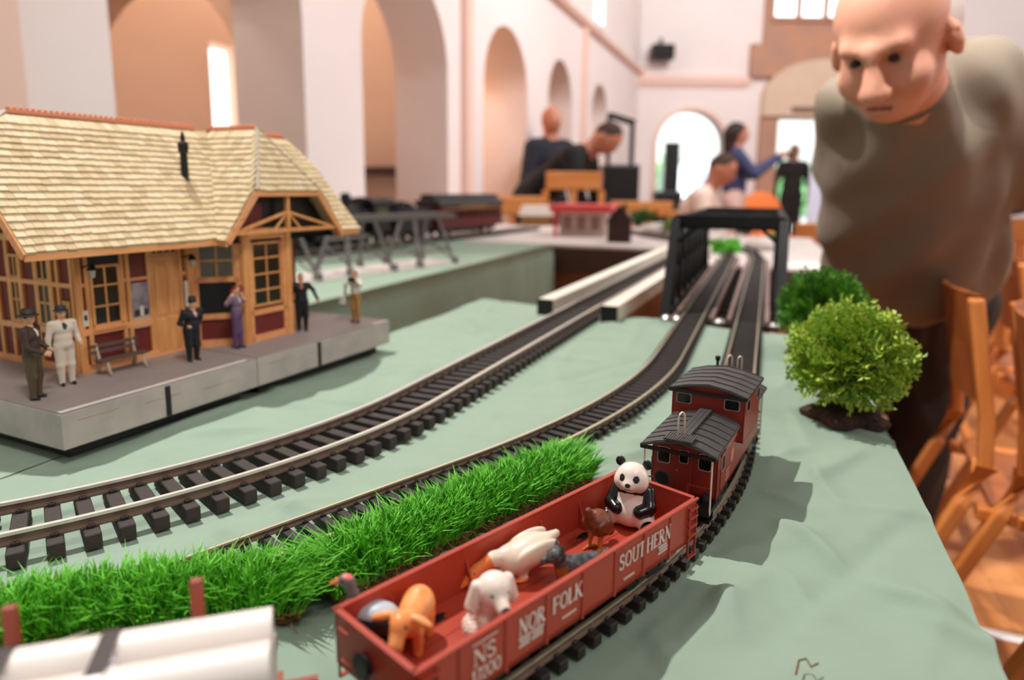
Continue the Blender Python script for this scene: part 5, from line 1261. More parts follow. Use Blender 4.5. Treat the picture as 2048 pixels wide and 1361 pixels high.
# ================================================================== PEOPLE (generic figure)
def human(elb, hand, legs=.05, lean=0.0, female=False, kneef=0.0, headyaw=0.0, stride=0.0, bulk=1.0, bend=0.0, sit=False):
    """unit-height figure facing +x; mats 0 skin 1 top 2 trousers 3 shoes 4 hair 5 shirt; elb/hand: ((x,y,z) left, right)"""
    P = []; b = bulk; UP = []
    lx = lambda z: lean * max(0, z - .52)
    for i, s in enumerate((1, -1)):
        st = stride * s; sh_ = np.array([lx(.80), s * .105 * b, .795])
        if sit: P += [K((0, s * .05, .29), (.25, s * .075, .29), .058, .046, 2), K((.25, s * .075, .29), (.25, s * .075, .05), .044, .034, 2), K((.235, s * .075, .022), (.315, s * .08, .018), .024, .019, 3)]
        hip = (0, s * .048 * b, .50); kn = (.012 + st * .5 + kneef, s * (.052 + (legs - .05) * .5) * b, .27); an = (st, s * legs * b, .045)
        if not sit: P += [K(hip, kn, .058 * b, .044 * b, 2), K(kn, an, .044 * b, .034, 2), K((st - .015, s * legs * b, .022), (st + .065, s * (legs + .008) * b, .018), .024, .019, 3)]
        UP.append(len(P)); P += [K(sh_, elb[i], .042 * b, .032, 1), K(elb[i], hand[i], .032, .024, 1 if not female else 0)]
        hd = np.array(hand[i], float); dv = hd - np.array(elb[i]); dv /= max(1e-6, np.linalg.norm(dv))
        P += [K(hd, hd + dv * .040, .021, .020, 0), K(hd + dv * .035, hd + dv * .070, .017, .012, 0), K(hd + dv * .012, hd + dv * .035 + np.array([.016, -.010 * s, .008]), .010, .008, 0)]
    hx = lx(.92)
    P += [E((0, 0, .535), (.075 * b, .098 * b, .085), 2), E((lx(.62), 0, .62), (.072 * b, .092 * b, .10), 1), E((lx(.73), 0, .735), (.075 * b, .108 * b, .095), 1), K((lx(.8), .07, .80), (lx(.8), -.07, .80), .042, .042, 1), K((lx(.82), 0, .82), (hx + .004, 0, .88), .036, .034, 0)]
    c, s_ = math.cos(headyaw), math.sin(headyaw); H = lambda x, y, z: (hx + .008 + c * x - s_ * y, s_ * x + c * y, z)
    P += [E(H(0, 0, .935), (.058, .048, .062), 0, rotm(0, 0, headyaw)), E(H(.014, 0, .905), (.042, .038, .036), 0, rotm(0, 0, headyaw)), E(H(.060, 0, .922), (.014, .009, .013), 0, None, .01)]
    for q in (1, -1): P.append(E(H(-.004, q * .050, .925), (.012, .007, .018), 0, None, .006))
    if female: P += [E((.045, .035, .72), (.035, .032, .03), 1), E((.045, -.035, .72), (.035, .032, .03), 1)]
    if bend or sit:
        RB = rotm(0, bend, 0); piv = np.array([0, 0, .52]); dz = np.array([0, 0, -.22 if sit else 0.0]); tf = lambda q: tuple(RB @ (np.array(q, float) - piv) + piv + dz)
        Q = []
        for p in P:
            leg = p[0] == 'c' and p[5] in (2, 3)
            if leg: Q.append(p)
            elif p[0] == 'e': Q.append(('e', tf(p[1]), p[2], RB @ (np.array(p[3]) if p[3] is not None else np.eye(3)), p[4], p[5]))
            else: Q.append(('c', tf(p[1]), tf(p[2]), p[3], p[4], p[5], p[6]))
        P = Q; H0_ = H; H = lambda x, y, z: tf(H0_(x, y, z))
    return P, H
m_skin = mat('painted_skin', (226, 168, 130), .5); m_shoe = mat('black_shoe', (16, 15, 15), .4)
def figure(name, label, s, t, h, rz, elb, hand, top, trou, hair, shirt=None, hat=None, **kw):
    o = thing(name, label, 'toy figure', sp3(s, t, ZP), rz, 'toy passengers on the platform')
    P, H = human(elb, hand, **kw)
    sc = lambda p: ('e', tuple(np.array(p[1]) * h), tuple(np.array(p[2]) * h), p[3], p[4], (p[5] or .022) * h) if p[0] == 'e' else ('c', tuple(np.array(p[1]) * h), tuple(np.array(p[2]) * h), p[3] * h, p[4] * h, p[5], (p[6] or .022) * h)
    pn = []
    if shirt is not None: pn.append(E(tuple(np.array((kw.get('lean', 0) * .25 + .075, 0, .775)) * h), tuple(np.array((.035, .026, .055)) * h), 5))
    hc = H(-.012, 0, .955); pn.append(E(tuple(np.array(hc) * h), tuple(np.array((.058, .058, .045)) * h), 4)); he_ = []
    for q in (1, -1): pn.append(E(tuple(np.array(H(.052, q * .018, .938)) * h), tuple(np.array((.012, .008, .006)) * h), 3))
    body('body', [sc(p) for p in P], [m_skin, top, trou, m_shoe, hair, shirt or m_skin], o, res=74, k=.022 * h, paint=pn)
    if hat:
        hm, brim, crown, hh = hat; c = np.array(H(-.004, 0, 0)) * h; z = .962 * h
        MB().lathe([(.004 * h, z), (brim * h, z - .004 * h), (brim * h, z + .004 * h), (crown * h, z + .010 * h), (crown * .96 * h, z + hh * h), (crown * .7 * h, z + hh * 1.12 * h), (.002 * h, z + hh * h * 1.08)], 20, (c[0], c[1], 0)).build('hat', hm, o, smooth=True)
        MB().lathe([(crown * 1.03 * h, z + .010 * h), (crown * 1.03 * h, z + .024 * h)], 20, (c[0], c[1], 0)).build('hat_band', m_black, o)
    return o
c_ = lambda n, rgb, r=.6: mat(n, rgb, r)
def cam_dir(s, t): p = sp3(s, t, 0); return math.atan2(-p[1], -p[0])
figure('passenger_figure', 'toy man in brown jacket and brown hat at the left platform edge', .0135, .0545, .0735, math.radians(8), ((.0, .15, .62), (.03, -.15, .62)), ((.10, .14, .56), (.17, -.10, .55)), c_('brown_jacket', (66, 46, 38)), c_('olive_trousers', (84, 70, 48)), c_('dark_brown_hair', (40, 26, 18)), c_('white_shirt', (225, 215, 205)), (c_('brown_felt', (58, 42, 36)), .105, .066, .07), headyaw=-.2, bulk=1.16)
figure('passenger_figure', 'toy man in cream white suit and navy hat beside the bench', .0505, .0730, .0700, cam_dir(.05, .073) + .35, ((-.01, .165, .62), (.0, -.165, .62)), ((.10, .15, .55), (.02, -.175, .47)), c_('cream_suit', (222, 208, 190)), c_('cream_suit', (222, 208, 190)), c_('dark_hair', (30, 24, 20)), c_('dark_tie', (40, 40, 42)), (c_('navy_felt', (40, 48, 66)), .085, .062, .055), bulk=1.14)
figure('passenger_figure', 'toy man in dark navy suit and bowler with a bent elbow', .1610, .0470, .0640, math.radians(-28), ((-.05, .22, .66), (-.02, -.19, .63)), ((.02, .12, .56), (.15, -.17, .60)), c_('navy_suit', (22, 24, 32)), c_('navy_suit', (22, 24, 32)), c_('dark_hair', (30, 24, 20)), c_('pink_shirt', (214, 170, 165)), (c_('black_bowler', (24, 26, 32)), .070, .058, .075), bulk=1.32, lean=.15)
wo = figure('passenger_figure', 'toy red haired woman in purple trousers with a hand at her neck', .2215, .0500, .0700, math.radians(-6), ((.06, .15, .74), (-.06, -.17, .72)), ((.05, .10, .84), (-.02, -.10, .83)), c_('mauve_blouse', (120, 96, 120)), c_('purple_trousers', (100, 70, 108)), c_('auburn_hair', (150, 48, 36)), c_('lilac_white', (206, 196, 214)), None, female=True, legs=.04, stride=.03)
MB().ell((.002, .006, .0655), (.0048, .0046, .0040)).ell((-.003, .001, .0620), (.0030, .0036, .0044)).build('hair', c_('auburn_hair', (150, 48, 36)), wo, smooth=True)
figure('passenger_figure', 'toy man in black suit with one arm held out', .3250, .0530, .0720, cam_dir(.325, .053) + .15, ((-.02, .20, .70), (-.03, -.16, .62)), ((.04, .26, .54), (.05, -.15, .50)), c_('black_suit', (15, 16, 18)), c_('black_suit', (15, 16, 18)), c_('brown_hair', (70, 40, 24)), c_('red_tie', (170, 80, 76)), None, bulk=1.12)
kh = figure('passenger_figure', 'toy man in white shirt and khaki trousers photographing at the right platform end', .3985, .0290, .0690, cam_dir(.3985, .029) - .55, ((.05, .16, .72), (.06, -.17, .72)), ((.10, .06, .84), (.03, -.20, .56)), c_('white_shirt', (225, 215, 205)), c_('khaki_trousers', (176, 130, 72)), c_('dark_hair', (30, 24, 20)), None, None)
MB().bx(.0085, .0145, -.002, .0060, .0560, .0610).build('camera', m_blk, kh, bevel=.0006); MB().bx(.0035, .0085, -.0200, -.0120, .0240, .0350).build('bag', c_('white_bag', (226, 222, 216)), kh, bevel=.001)
# ================================================================== WHITE GIRDERS, TRUSS BRIDGE
m_girder = mat('ivory_painted_wood', (232, 222, 206), 0.6, var=.06, vscale=20); m_tr = mat('black_truss_metal', (13, 12, 12), 0.6, spec=.25); m_pk = mat('pinkish_grey_wood', (132, 108, 100), .7, var=.12, vscale=60)
m_grv = mat('pale_grey_board', (214, 202, 196), .8, var=.1, vscale=25, bump=.3, bscale=120)
d1 = dvec(67.6); n1 = np.array([-d1[1], d1[0]])
for s, lab, off in ((1, 'long ivory girder left of the bridge track', .062), (-1, 'long ivory girder right of the bridge track', .058)):
    a = E1 - d1 * (.055 if s > 0 else .075) + n1 * s * off; b = a + d1 * 1.36
    g = thing('bridge_girder', lab, 'girder', (a[0], a[1], T), math.radians(67.6), 'ivory girders flanking the bridge track')
    MB().bx(.004, 1.36, -.014, .014, .0, .028).build('beam', m_girder, g, bevel=.001); MB().bx(0, .004, -.014, .014, 0, .028).build('end_cap', m_black, g)
    MB().bx(.004, 1.36, s * -.0145 - .002, s * -.0145 + .002, .0, .010).build('ledge', m_girder, g)
# deck board under the bridge track (rests on both tables)
o = thing('bridge_deck', 'grey plank carrying the left bridge track over the gap', 'plank', (E1[0], E1[1], T), math.radians(67.6)); MB().bx(.02, 1.40, -.044, .044, -.012, -.0015).build('board', m_pk, o)
# through truss
d2 = dvec(69.65); n2 = np.array([-d2[1], d2[0]])
PB = (P2[-1] + P3[-1]) / 2; TO = PB - d2 * .012; HWT = .092; LT_, HT_, RUN = .82, .165, .10
tb_ = thing('truss_bridge', 'black through truss bridge with slanted end posts spanning the pit', 'bridge', (TO[0], TO[1], T), math.radians(69.65))
def tbar(a, b, w_=.009, h_=.009, name='truss_member'): return MB().bar(a, b, w_, h_, up=(0, 1, 0) if abs(a[1] - b[1]) < 1e-6 else (0, 0, 1)).build(name, m_tr, tb_)
NP = 6
for s in (-1, 1):
    y = s * HWT; xs = [RUN + (LT_ - 2 * RUN) * i / NP for i in range(NP + 1)]
    tbar((0, y, .003), (LT_, y, .003), .010, .012, 'bottom_chord'); tbar((RUN, y, HT_), (LT_ - RUN, y, HT_), .012, .014, 'top_chord')
    tbar((0, y, 0), (RUN, y, HT_), .016, .016, 'end_post'); tbar((LT_, y, 0), (LT_ - RUN, y, HT_), .016, .016, 'end_post')
    for i, x in enumerate(xs):
        tbar((x, y, 0), (x, y, HT_), .008, .008, 'post')
        if i < NP:
            tbar((x, y, 0), (xs[i + 1], y, HT_), .006, .006, 'diagonal'); tbar((x, y, HT_), (xs[i + 1], y, 0), .006, .006, 'diagonal')
    for k, x in enumerate(xs[::2]): MB().box((x, y, HT_ - .016), (.026, .004, .026), rotm(0, PI / 4, 0)).build('gusset_plate', m_tr, tb_)
xs = [RUN + (LT_ - 2 * RUN) * i / NP for i in range(NP + 1)]
for i, x in enumerate(xs):
    tbar((x, -HWT, HT_), (x, HWT, HT_), .010 if i in (0, NP) else .006, .020 if i in (0, NP) else .008, 'top_strut')
    if i < NP:
        tbar((x, -HWT, HT_), (xs[i + 1], HWT, HT_), .005, .004, 'top_brace'); tbar((x, HWT, HT_), (xs[i + 1], -HWT, HT_), .005, .004, 'top_brace')
for s in (-1, 1): tbar((RUN, s * HWT, HT_ - .045), (RUN, s * (HWT - .045), HT_ - .004), .006, .006, 'portal_knee')
tbar((RUN, -HWT, HT_ - .003), (RUN, HWT, HT_ - .003), .006, .022, 'portal_beam')
for i in range(13): tbar((LT_ * (i + .3) / 13, -HWT, -.006), (LT_ * (i + .3) / 13, HWT, -.006), .010, .008, 'floor_beam')
m_shoe2 = mat('grey_metal_shoe', (170, 164, 158), .35, metal=.7)
for y in (-HWT + .006, HWT - .006, HWT - .024, 0.0): MB().lathe([(.010, 0.0), (.010, .004), (.006, .008), (.002, .009)], 14, (-.012, y, .001)).build('bearing_shoe', m_shoe2, tb_)
for P_, lab in ((P2, 'left'), (P3, 'right')):
    q = P_[-1] - TO; yl = q @ n2
    for s in (-1, 1): MB().bx(-.01, 1.08, yl + s * .030 - .0035, yl + s * .030 + .0035, -.001, .009).build('timber_guard', m_pk, tb_)
    MB().bx(.012, 1.06, yl - .026, yl + .026, -.0045, -.0015).build('deck_plate', mat('grey_blue_deck', (70, 72, 80), .25), tb_)
# ================================================================== FAR LAYOUT BOARDS
def board(name, lab, a0, a1, b0, b1, zt=0.0):
    t = thing(name, lab, 'table', tuple(tb((a0 + a1) / 2, (b0 + b1) / 2, -T)), math.atan2(TA[1], TA[0])); la, lb = (a1 - a0) / 2, (b1 - b0) / 2
    MB().bx(-la, la, -lb, lb, T - .012, T - .002).build('scenery_board', m_grv, t); MB().bx(-la, -la + .018, -lb, lb, T - .11, T - .012).build('front_fascia', m_board_w, t); MB().bx(-la, la, -lb, -lb + .018, T - .11, T - .012).build('side_fascia', m_board_w, t); MB().bx(-la, la, lb - .018, lb, T - .11, T - .012).build('side_fascia', m_board_w, t); MB().bx(la - .018, la, -lb, lb, T - .11, T - .012).build('rear_fascia', m_board_w, t)
    for k in range(int(2 * lb / .16)): MB().bx(-la + .03, -la + .045, -lb + .16 * k + .002, -lb + .16 * k + .158, .02, T - .11).build('front_panel', m_ply, t)
    for sa in (-1, 1):
        for sb_ in (-1, 1): MB().bx(sa * (la - .06) - .02, sa * (la - .06) + .02, sb_ * (lb - .06) - .02, sb_ * (lb - .06) + .02, 0, T - .012).build('leg', m_ply, t)
    return t
board('layout_table', 'far grey scenery table at the back left with toy buildings', 2.62, 3.95, -1.9, -.215)
board('layout_table', 'far grey scenery table beyond the black truss bridge', 2.14, 3.55, -.205, .19)
# continuing tracks on the boards
def far_track(pts, lab, big=False):
    pts = [np.array(p) for p in pts]
    track('far_track', lab, pts, .045 if big else .032, .0078 if big else .005, .0015 if big else .0009, (.076, .0092, .010) if big else (.047, .0062, .0058), .0179 if big else .0128, m_steelr, m_tieg if big else m_tieo, z0=-.002, joined=True)
e1 = B1[1] + d1 * .004; far_track([e1, e1 + dvec(75) * .3, e1 + dvec(86) * .6, e1 + dvec(97) * 1.2], 'wide gauge track curving left on the far board', True)
e2 = B2[1] + d2 * .004; far_track([e2, e2 + dvec(76) * .3, e2 + dvec(86) * .6, e2 + dvec(95) * 1.0], 'left narrow track beyond the truss bridge')
e3 = B3[1] + d2 * .004; far_track([e3, e3 + dvec(74) * .3, e3 + dvec(82) * .7, e3 + dvec(90) * 1.2], 'right narrow track beyond the truss bridge')
# ------------------------------------------------------------------ steam engine, tender, coach on the back table
w0 = G(600, 512); w1 = G(985, 469); WD = (w1 - w0)[:2]; WA = math.atan2(WD[1], WD[0]); wd = WD / np.linalg.norm(WD); WL_ = np.linalg.norm(WD)
track('railway_track', 'wide gauge track under the steam engine and maroon coach', [w0[:2] - wd * .35, w0[:2] + wd * (WL_ * .5), w0[:2] + wd * (WL_ + .45)], .045, .0078, .0015, (.076, .0092, .010), .0179, m_steelr, m_tieg, joined=True)
m_loco = mat('locomotive_black', (15, 15, 16), .4); m_coach = mat('maroon_coach_paint', (88, 26, 22), .4); m_croof = mat('dark_coach_roof', (52, 52, 52), .6); m_gold = mat('gold_lettering', (190, 150, 80), .5)
def on_line(f): return w0[:2] + wd * (WL_ * f)
RZ = .0178 / 1.22
def wheels(par, xs, r, gauge=.0375):
    for x in xs:
        for s in (-1, 1): o = MB().lathe([(r * .3, -.003), (r, -.002), (r, .002), (r * 1.1, .002), (r * 1.1, .0035), (r * .3, .0035)], 20, (x, s * gauge / 2, RZ + r), 'y').build('wheel', m_loco, par)
# coach
CL = .42; CS = 1.22; q = on_line(.985) - wd * CL * CS; co = thing('passenger_coach', 'maroon passenger coach with dark roof on the back table', 'toy train car', (q[0], q[1], T), WA, None, CS)
MB().bx(0, CL, -.05, .05, RZ + .028, RZ + .105).build('body', m_coach, co, bevel=.003)
pr = [(-.054, .105), (.054, .105), (.050, .118), (.026, .126), (.026, .136), (.022, .142), (-.022, .142), (-.026, .136), (-.026, .126), (-.050, .118)]
MB().prism([(a, b + RZ) for a, b in pr], -.008, CL + .008, M=lambda a, b, h: (h, a, b)).build('roof', m_croof, co)
for i in range(9):
    for s in (-1, 1):
        x = .035 + i * .041; o = MB().bx(x, x + .026, s * .0503 - .0008, s * .0503 + .0008, RZ + .062, RZ + .092).build('window', m_win, co); MB().bx(x - .002, x + .028, s * .051 - .0008, s * .051 + .0008, RZ + .092, RZ + .095).build('window_head', m_gold, o)
for s in (-1, 1): MB().bx(.12, .30, s * .0505 - .0005, s * .0505 + .0005, RZ + .099, RZ + .1025).build('letter_board', m_gold, co)
for x in (.07, .35):
    MB().bx(x - .045, x + .045, -.036, .036, RZ + .014, RZ + .028).build('truck_frame', m_loco, co); wheels(co, (x - .026, x + .026), .0135)
MB().bx(-.02, 0, -.045, .045, RZ + .026, RZ + .032).build('end_platform', m_loco, co); MB().bx(CL, CL + .02, -.045, .045, RZ + .026, RZ + .032).build('end_platform', m_loco, co)
MB().bx(.13, .29, -.03, .03, RZ + .008, RZ + .026).build('underbody_tank', m_croof, co, bevel=.004)
# tender
TL = .19; q2 = q - wd * (TL + .045) * CS; te = thing('tender', 'black coal tender coupled ahead of the maroon coach', 'toy train car', (q2[0], q2[1], T), WA, None, CS)
MB().bx(0, TL, -.045, .045, RZ + .03, RZ + .098).build('tank', m_loco, te, bevel=.003)
cm = MB(); random.seed(5)
for i in range(90):
    cm.ell((random.uniform(.01, .12), random.uniform(-.034, .034), RZ + .098 + random.uniform(0, .016)), tuple(random.uniform(.006, .011) for _ in range(3)), 6, 4)
o = cm.build('coal', m_black, te); o['kind'] = 'stuff'
for x in (.045, .145): MB().bx(x - .035, x + .035, -.034, .034, RZ + .014, RZ + .03).build('truck_frame', m_loco, te); wheels(te, (x - .02, x + .02), .012)
# locomotive
q3 = q2 - wd * .36 * CS; lo_ = thing('steam_locomotive', 'black steam locomotive partly hidden behind the station', 'locomotive', (q3[0], q3[1], T), WA, None, CS)
MB().lathe([(.006, .03), (.033, .032), (.036, .05), (.036, .22), (.040, .222), (.040, .262)], 24, (0, 0, RZ + .078), 'x').build('boiler', m_loco, lo_, smooth=False)
MB().bx(.255, .335, -.046, .046, RZ + .035, RZ + .118).build('cab', m_loco, lo_, bevel=.002); MB().prism([(-.054, .118), (.054, .118), (.04, .130), (0, .136), (-.04, .130)], .245, .352, M=lambda a, b, h: (h, a, RZ + b)).build('cab_roof', m_loco, lo_)
for s in (-1, 1):
    MB().bx(.272, .318, s * .0465 - .0008, s * .0465 + .0008, RZ + .078, RZ + .106).build('cab_window', m_glz2, lo_)
    MB().bx(.02, .07, s * .036 - .013, s * .036 + .013, RZ + .022, RZ + .050).build('cylinder', m_loco, lo_, bevel=.004); MB().bar((.06, s * .036, RZ + .026), (.24, s * .036, RZ + .026), .004, .007).build('side_rod', m_shoe2, lo_)
for x, r, h in ((.062, .013, .06), (.125, .014, .035), (.19, .015, .036)): MB().lathe([(r, 0), (r, h * .8), (r * (1.35 if x < .1 else .8), h), (r * .4, h * 1.05)], 18, (x, 0, RZ + .110)).build('chimney' if x < .1 else 'dome', m_loco, lo_)
wheels(lo_, (.10, .155, .21), .024); wheels(lo_, (.03, .30), .012)
MB().bx(.0, .33, -.018, .018, RZ + .018, RZ + .045).build('frame', m_loco, lo_); MB().prism([(-.042, 0), (.042, 0), (.03, .03), (-.03, .03)], -.02, .0, M=lambda a, b, h: (h, a, RZ + b)).build('pilot', m_loco, lo_); MB().lathe([(.010, -.004), (.011, .008), (.006, .010)], 14, (.024, 0, RZ + .118), 'x').build('headlamp', m_gold, lo_)
# ------------------------------------------------------------------ grey trestle
m_gry2 = mat('grey_plastic_girder', (112, 108, 106), .5)
a0 = G(622, 566)[:2]; a1 = G(912, 528)[:2]; td_ = (a1 - a0); tl_ = np.linalg.norm(td_); ta_ = math.atan2(td_[1], td_[0])
ts = thing('trestle_bridge', 'grey model trestle with splayed legs at the edge of the back table', 'trestle', (a0[0], a0[1], T), ta_)
HTT = .135; WB, WTp = .135, .045; yc = WB / 2
MB().bx(-.02, tl_ + .03, -.004, WB + .004, .0, .004).build('base_plank', m_grv, ts)
for y in (yc - WTp / 2, yc + WTp / 2): MB().bx(-.01, tl_ + .05, y - .004, y + .004, HTT - .004, HTT + .008).build('deck_beam', m_gry2, ts)
for i in range(26): MB().bx(-.01 + (tl_ + .05) * i / 26, -.004 + (tl_ + .05) * i / 26, yc - .034, yc + .034, HTT + .008, HTT + .012).build('deck_tie', m_gry2, ts)
for i in range(5):
    x = .01 + tl_ * i / 4.2; lean_ = .012 * (1 if i % 2 else -1)
    for s in (-1, 1):
        MB().bar((x - lean_, yc + s * WB / 2 * .96, .004), (x + lean_, yc + s * WTp / 2, HTT - .004), .009 if i % 2 else .006, .009 if i % 2 else .006, up=(1, 0, 0)).build('leg', m_gry2, ts)
        MB().bx(x - lean_ - .008, x - lean_ + .008, yc + s * WB / 2 * .96 - .008, yc + s * WB / 2 * .96 + .008, .004, .020).build('footing', m_gry2, ts)
    MB().bar((x, yc - WB * .33, HTT * .36), (x, yc + WB * .33, HTT * .36), .004, .005).build('cross_brace', m_gry2, ts); MB().bar((x, yc - WB * .42, .02), (x, yc + WB * .30, HTT * .55), .003, .004, up=(1, 0, 0)).build('cross_brace', m_gry2, ts)
    if i < 4:
        x2 = .01 + tl_ * (i + 1) / 4.2
        for s in (-1, 1): MB().bar((x, yc + s * WB * .36, HTT * .30), (x2, yc + s * WB * .36, HTT * .30), .003, .005).build('long_brace', m_gry2, ts)
# ------------------------------------------------------------------ far buildings and scenery
m_redr = mat('red_canopy', (226, 72, 72), .4); m_cream = mat('cream_wall', (214, 196, 180), .6); m_brick = mat('dark_brick', (60, 36, 28), .8); m_whr = mat('white_roof', (232, 224, 212), .6); m_yel = mat('ochre_wall', (150, 104, 50), .6)
def bld(name, lab, x, y, sx, sy, rz=0.0):
    p = G(x, y, -.002); k = p[1] / FP; return thing(name, lab, 'toy building', tuple(p), rz), k
dn, k = bld('diner_building', 'cream toy building with a wide red canopy roof', 1165, 472, 1, 1, math.radians(-14)); wv = 92 * k
MB().bx(-wv / 2, wv / 2, -.02, .18, 0, 48 * k).build('walls', m_cream, dn); MB().bx(-wv * .66, wv * .66, -.10, .22, 48 * k, 62 * k).build('canopy', m_redr, dn, bevel=.006)
MB().bx(-wv * .57, -wv * .50, -.085, -.07, 0, 48 * k).build('post', m_redr, dn)
for i in range(3): o = MB().bx(-wv * .42 + i * wv * .3, -wv * .22 + i * wv * .3, -.0225, -.0195, 12 * k, 40 * k).build('window', mat('shop_window', (150, 120, 104), .3), dn)
hs, k = bld('house', 'small dark brick house silhouette with steep gable', 1237, 486, 1, 1, math.radians(-12)); hw = 23 * k
MB().prism([(-hw, 0), (hw, 0), (hw, 44 * k), (0, 72 * k), (-hw, 44 * k)], -.0, .09, M=lambda a, b, h: (a, h, b)).build('walls', m_brick, hs)
for s in (-1, 1): MB().bar((s * hw * 1.15, .045, 40 * k), (0, .045, 74 * k), .10, .005, up=(0, 0, 1)).build('roof', m_black, hs)
MB().bx(hw * .3, hw * .55, .03, .05, 55 * k, 78 * k).build('chimney', m_brick, hs)
ht_, k = bld('hut', 'low ochre hut with a white roof at the back', 1072, 452, 1, 1, 0); MB().bx(-30 * k, 30 * k, 0, .12, 0, 22 * k).build('walls', m_yel, ht_); MB().prism([(-36 * k, 20 * k), (36 * k, 20 * k), (26 * k, 40 * k), (-26 * k, 40 * k)], -.02, .15, M=lambda a, b, h: (a, h, b)).build('roof', m_whr, ht_)
def tree(x, y, r_px, h_px, rgb, lab, n=240, squash=.8, stuffn='foliage'):
    p = G(x, y, -.002); k = p[1] / FP; r = r_px * k; h = h_px * k; t = thing('model_tree', lab, 'model tree', tuple(p), 0); MB().tube([(0, 0, 0), (0, 0, h)], r * .08, 6).build('trunk', m_bark, t)
    V = []; F = []
    for i in range(n):
        d = np.random.normal(size=3); d /= np.linalg.norm(d); c = np.array([0, 0, h]) + d * r * np.random.uniform(.5, 1) * np.array([1, 1, squash]); e = np.random.normal(size=3) * r * .16; g = np.random.normal(size=3) * r * .16
        j = len(V); V += [c, c + e, c + e + g, c + g]; F.append((j, j + 1, j + 2, j + 3))
    mb = MB(); mb.add(V, F); o = mb.build(stuffn, mat('leaf_%d_%d_%d' % rgb, rgb, .6), t); o['kind'] = 'stuff'
tree(1285, 452, 26, 18, (60, 110, 44), 'dark green bush behind the small dark house', squash=.5)
tree(1345, 470, 20, 18, (130, 150, 60), 'olive model bush left of the truss portal', squash=.7)
tree(1445, 505, 34, 10, (96, 190, 40), 'bright green low shrub seen through the truss bridge', squash=.35)
tree(1490, 470, 26, 20, (70, 100, 50), 'dark green tree at the back seen through the truss')
tree(1555, 492, 20, 16, (120, 160, 70), 'pale green shrub beside the right truss side')
tree(1420, 462, 22, 22, (80, 90, 50), 'grey green tree beyond the truss top', squash=.7)
for k2, x in enumerate((990, 1003, 1016)): tree(x, 437, 6, 14, (80, 140, 70), ('left', 'middle', 'right')[k2] + ' of three slim green trees beside the coach end', n=60, squash=2.0)
def rock(x, y, r_px, lab):
    p = G(x, y, -.002); k = p[1] / FP; t = thing('rock', lab, 'rock', tuple(p), 0, 'pale rocks on the far board'); r = r_px * k
    body('stone', [E((0, 0, r * .3), (r, r * .9, r * .45), 0), E((r * .4, .1 * r, r * .45), (r * .6, r * .5, r * .4), 0)], m_grv, t, res=24, k=r * .3, noise=lambda P: r * .05 * np.sin(P[..., 0] / r * 9) * np.sin(P[..., 1] / r * 8))
rock(1310, 468, 26, 'pale rock heap beside the far track'); rock(1520, 500, 30, 'flat pale rock inside the truss view')
# ================================================================== PEOPLE AND FURNITURE IN THE HALL
m_sk = mat('human_skin', (222, 158, 132), .55, var=.08, vscale=12, sss=.1); m_skd = mat('human_skin_tan', (196, 130, 104), .55)
m_shirt = mat('taupe_knit', (136, 122, 106), .9, var=.12, vscale=9, bump=.2, bscale=300); m_trs = mat('dark_brown_trousers', (50, 36, 30), .9, var=.2, vscale=12); m_hairw = mat('white_hair', (226, 214, 206), .8); m_lip = mat('lip', (150, 78, 70), .6); m_eye = mat('eye_dark', (30, 22, 20), .4)
# --- the man leaning over the table
def W(x, y, Y): return PXY(x, y, Y)
hd = W(1784, 84, 1.10); mn = thing('person', 'bald man in a taupe short sleeved shirt leaning over the table edge', 'person', (W(1800, 600, 1.62)[0], W(1800, 600, 1.62)[1], 0), 0)
O_ = np.array(mn.location)
def rel(p): return np.array(p) - O_
neck = W(1815, 205, 1.20); chest = W(1815, 300, 1.30); belly = W(1818, 440, 1.48); pelv = W(1800, 590, 1.60)
shL = W(1712, 205, 1.28); shR = W(1940, 165, 1.24); elL = W(1690, 335, 1.44); elR = W(2066, 350, 1.34); haL = W(1770, 440, 1.72); haR = W(1930, 450, 1.72)
# head: face turned down and to the picture left
fwd = np.array([-.56, -.60, -.54]); fwd /= np.linalg.norm(fwd); upv = np.array([-.50, -.45, .76]); upv -= fwd * (upv @ fwd); upv /= np.linalg.norm(upv); sd = np.cross(upv, fwd); RH = np.stack([fwd, sd, upv], 1)
H0 = hd
def hp(x, y, z): return rel(H0 + RH @ np.array([x, y, z]))
Hd = [E(hp(-.012, 0, .035), (.098, .078, .092), 0, RH), E(hp(.018, 0, -.034), (.070, .063, .074), 0, RH), E(hp(.050, 0, -.080), (.032, .034, .024), 0, RH), K(hp(.088, 0, .018), hp(.112, 0, -.030), .011, .017, 0, .012), E(hp(.104, .013, -.034), (.012, .011, .010), 0, RH, .008), E(hp(.104, -.013, -.034), (.012, .011, .010), 0, RH, .008),
      K(hp(.080, .040, .028), hp(.088, .010, .024), .008, .008, 0, .025), K(hp(.080, -.040, .028), hp(.088, -.010, .024), .008, .008, 0, .025), E(hp(.062, .040, -.030), (.026, .024, .026), 0, RH), E(hp(.062, -.040, -.030), (.026, .024, .026), 0, RH), E(hp(.086, 0, -.066), (.014, .026, .010), 0, RH, .01)]
for s in (1, -1): Hd += [E(hp(-.008, s * .082, -.012), (.015, .009, .030), 0, RH @ rotm(0, .2, s * .25), .008), E(hp(-.004, s * .086, -.020), (.012, .007, .018), 0, RH, .006)]
Hd += [K(rel(neck), hp(-.03, 0, -.05), .062, .058, 0, .03)]
cutp = [E(hp(.094, s * .027, .010), (.014, .016, .009), 0, RH) for s in (1, -1)] + [E(hp(.102, 0, -.064), (.012, .028, .0035), 0, RH)]
wri = lambda a, b, f: a + (b - a) * f
arms = []
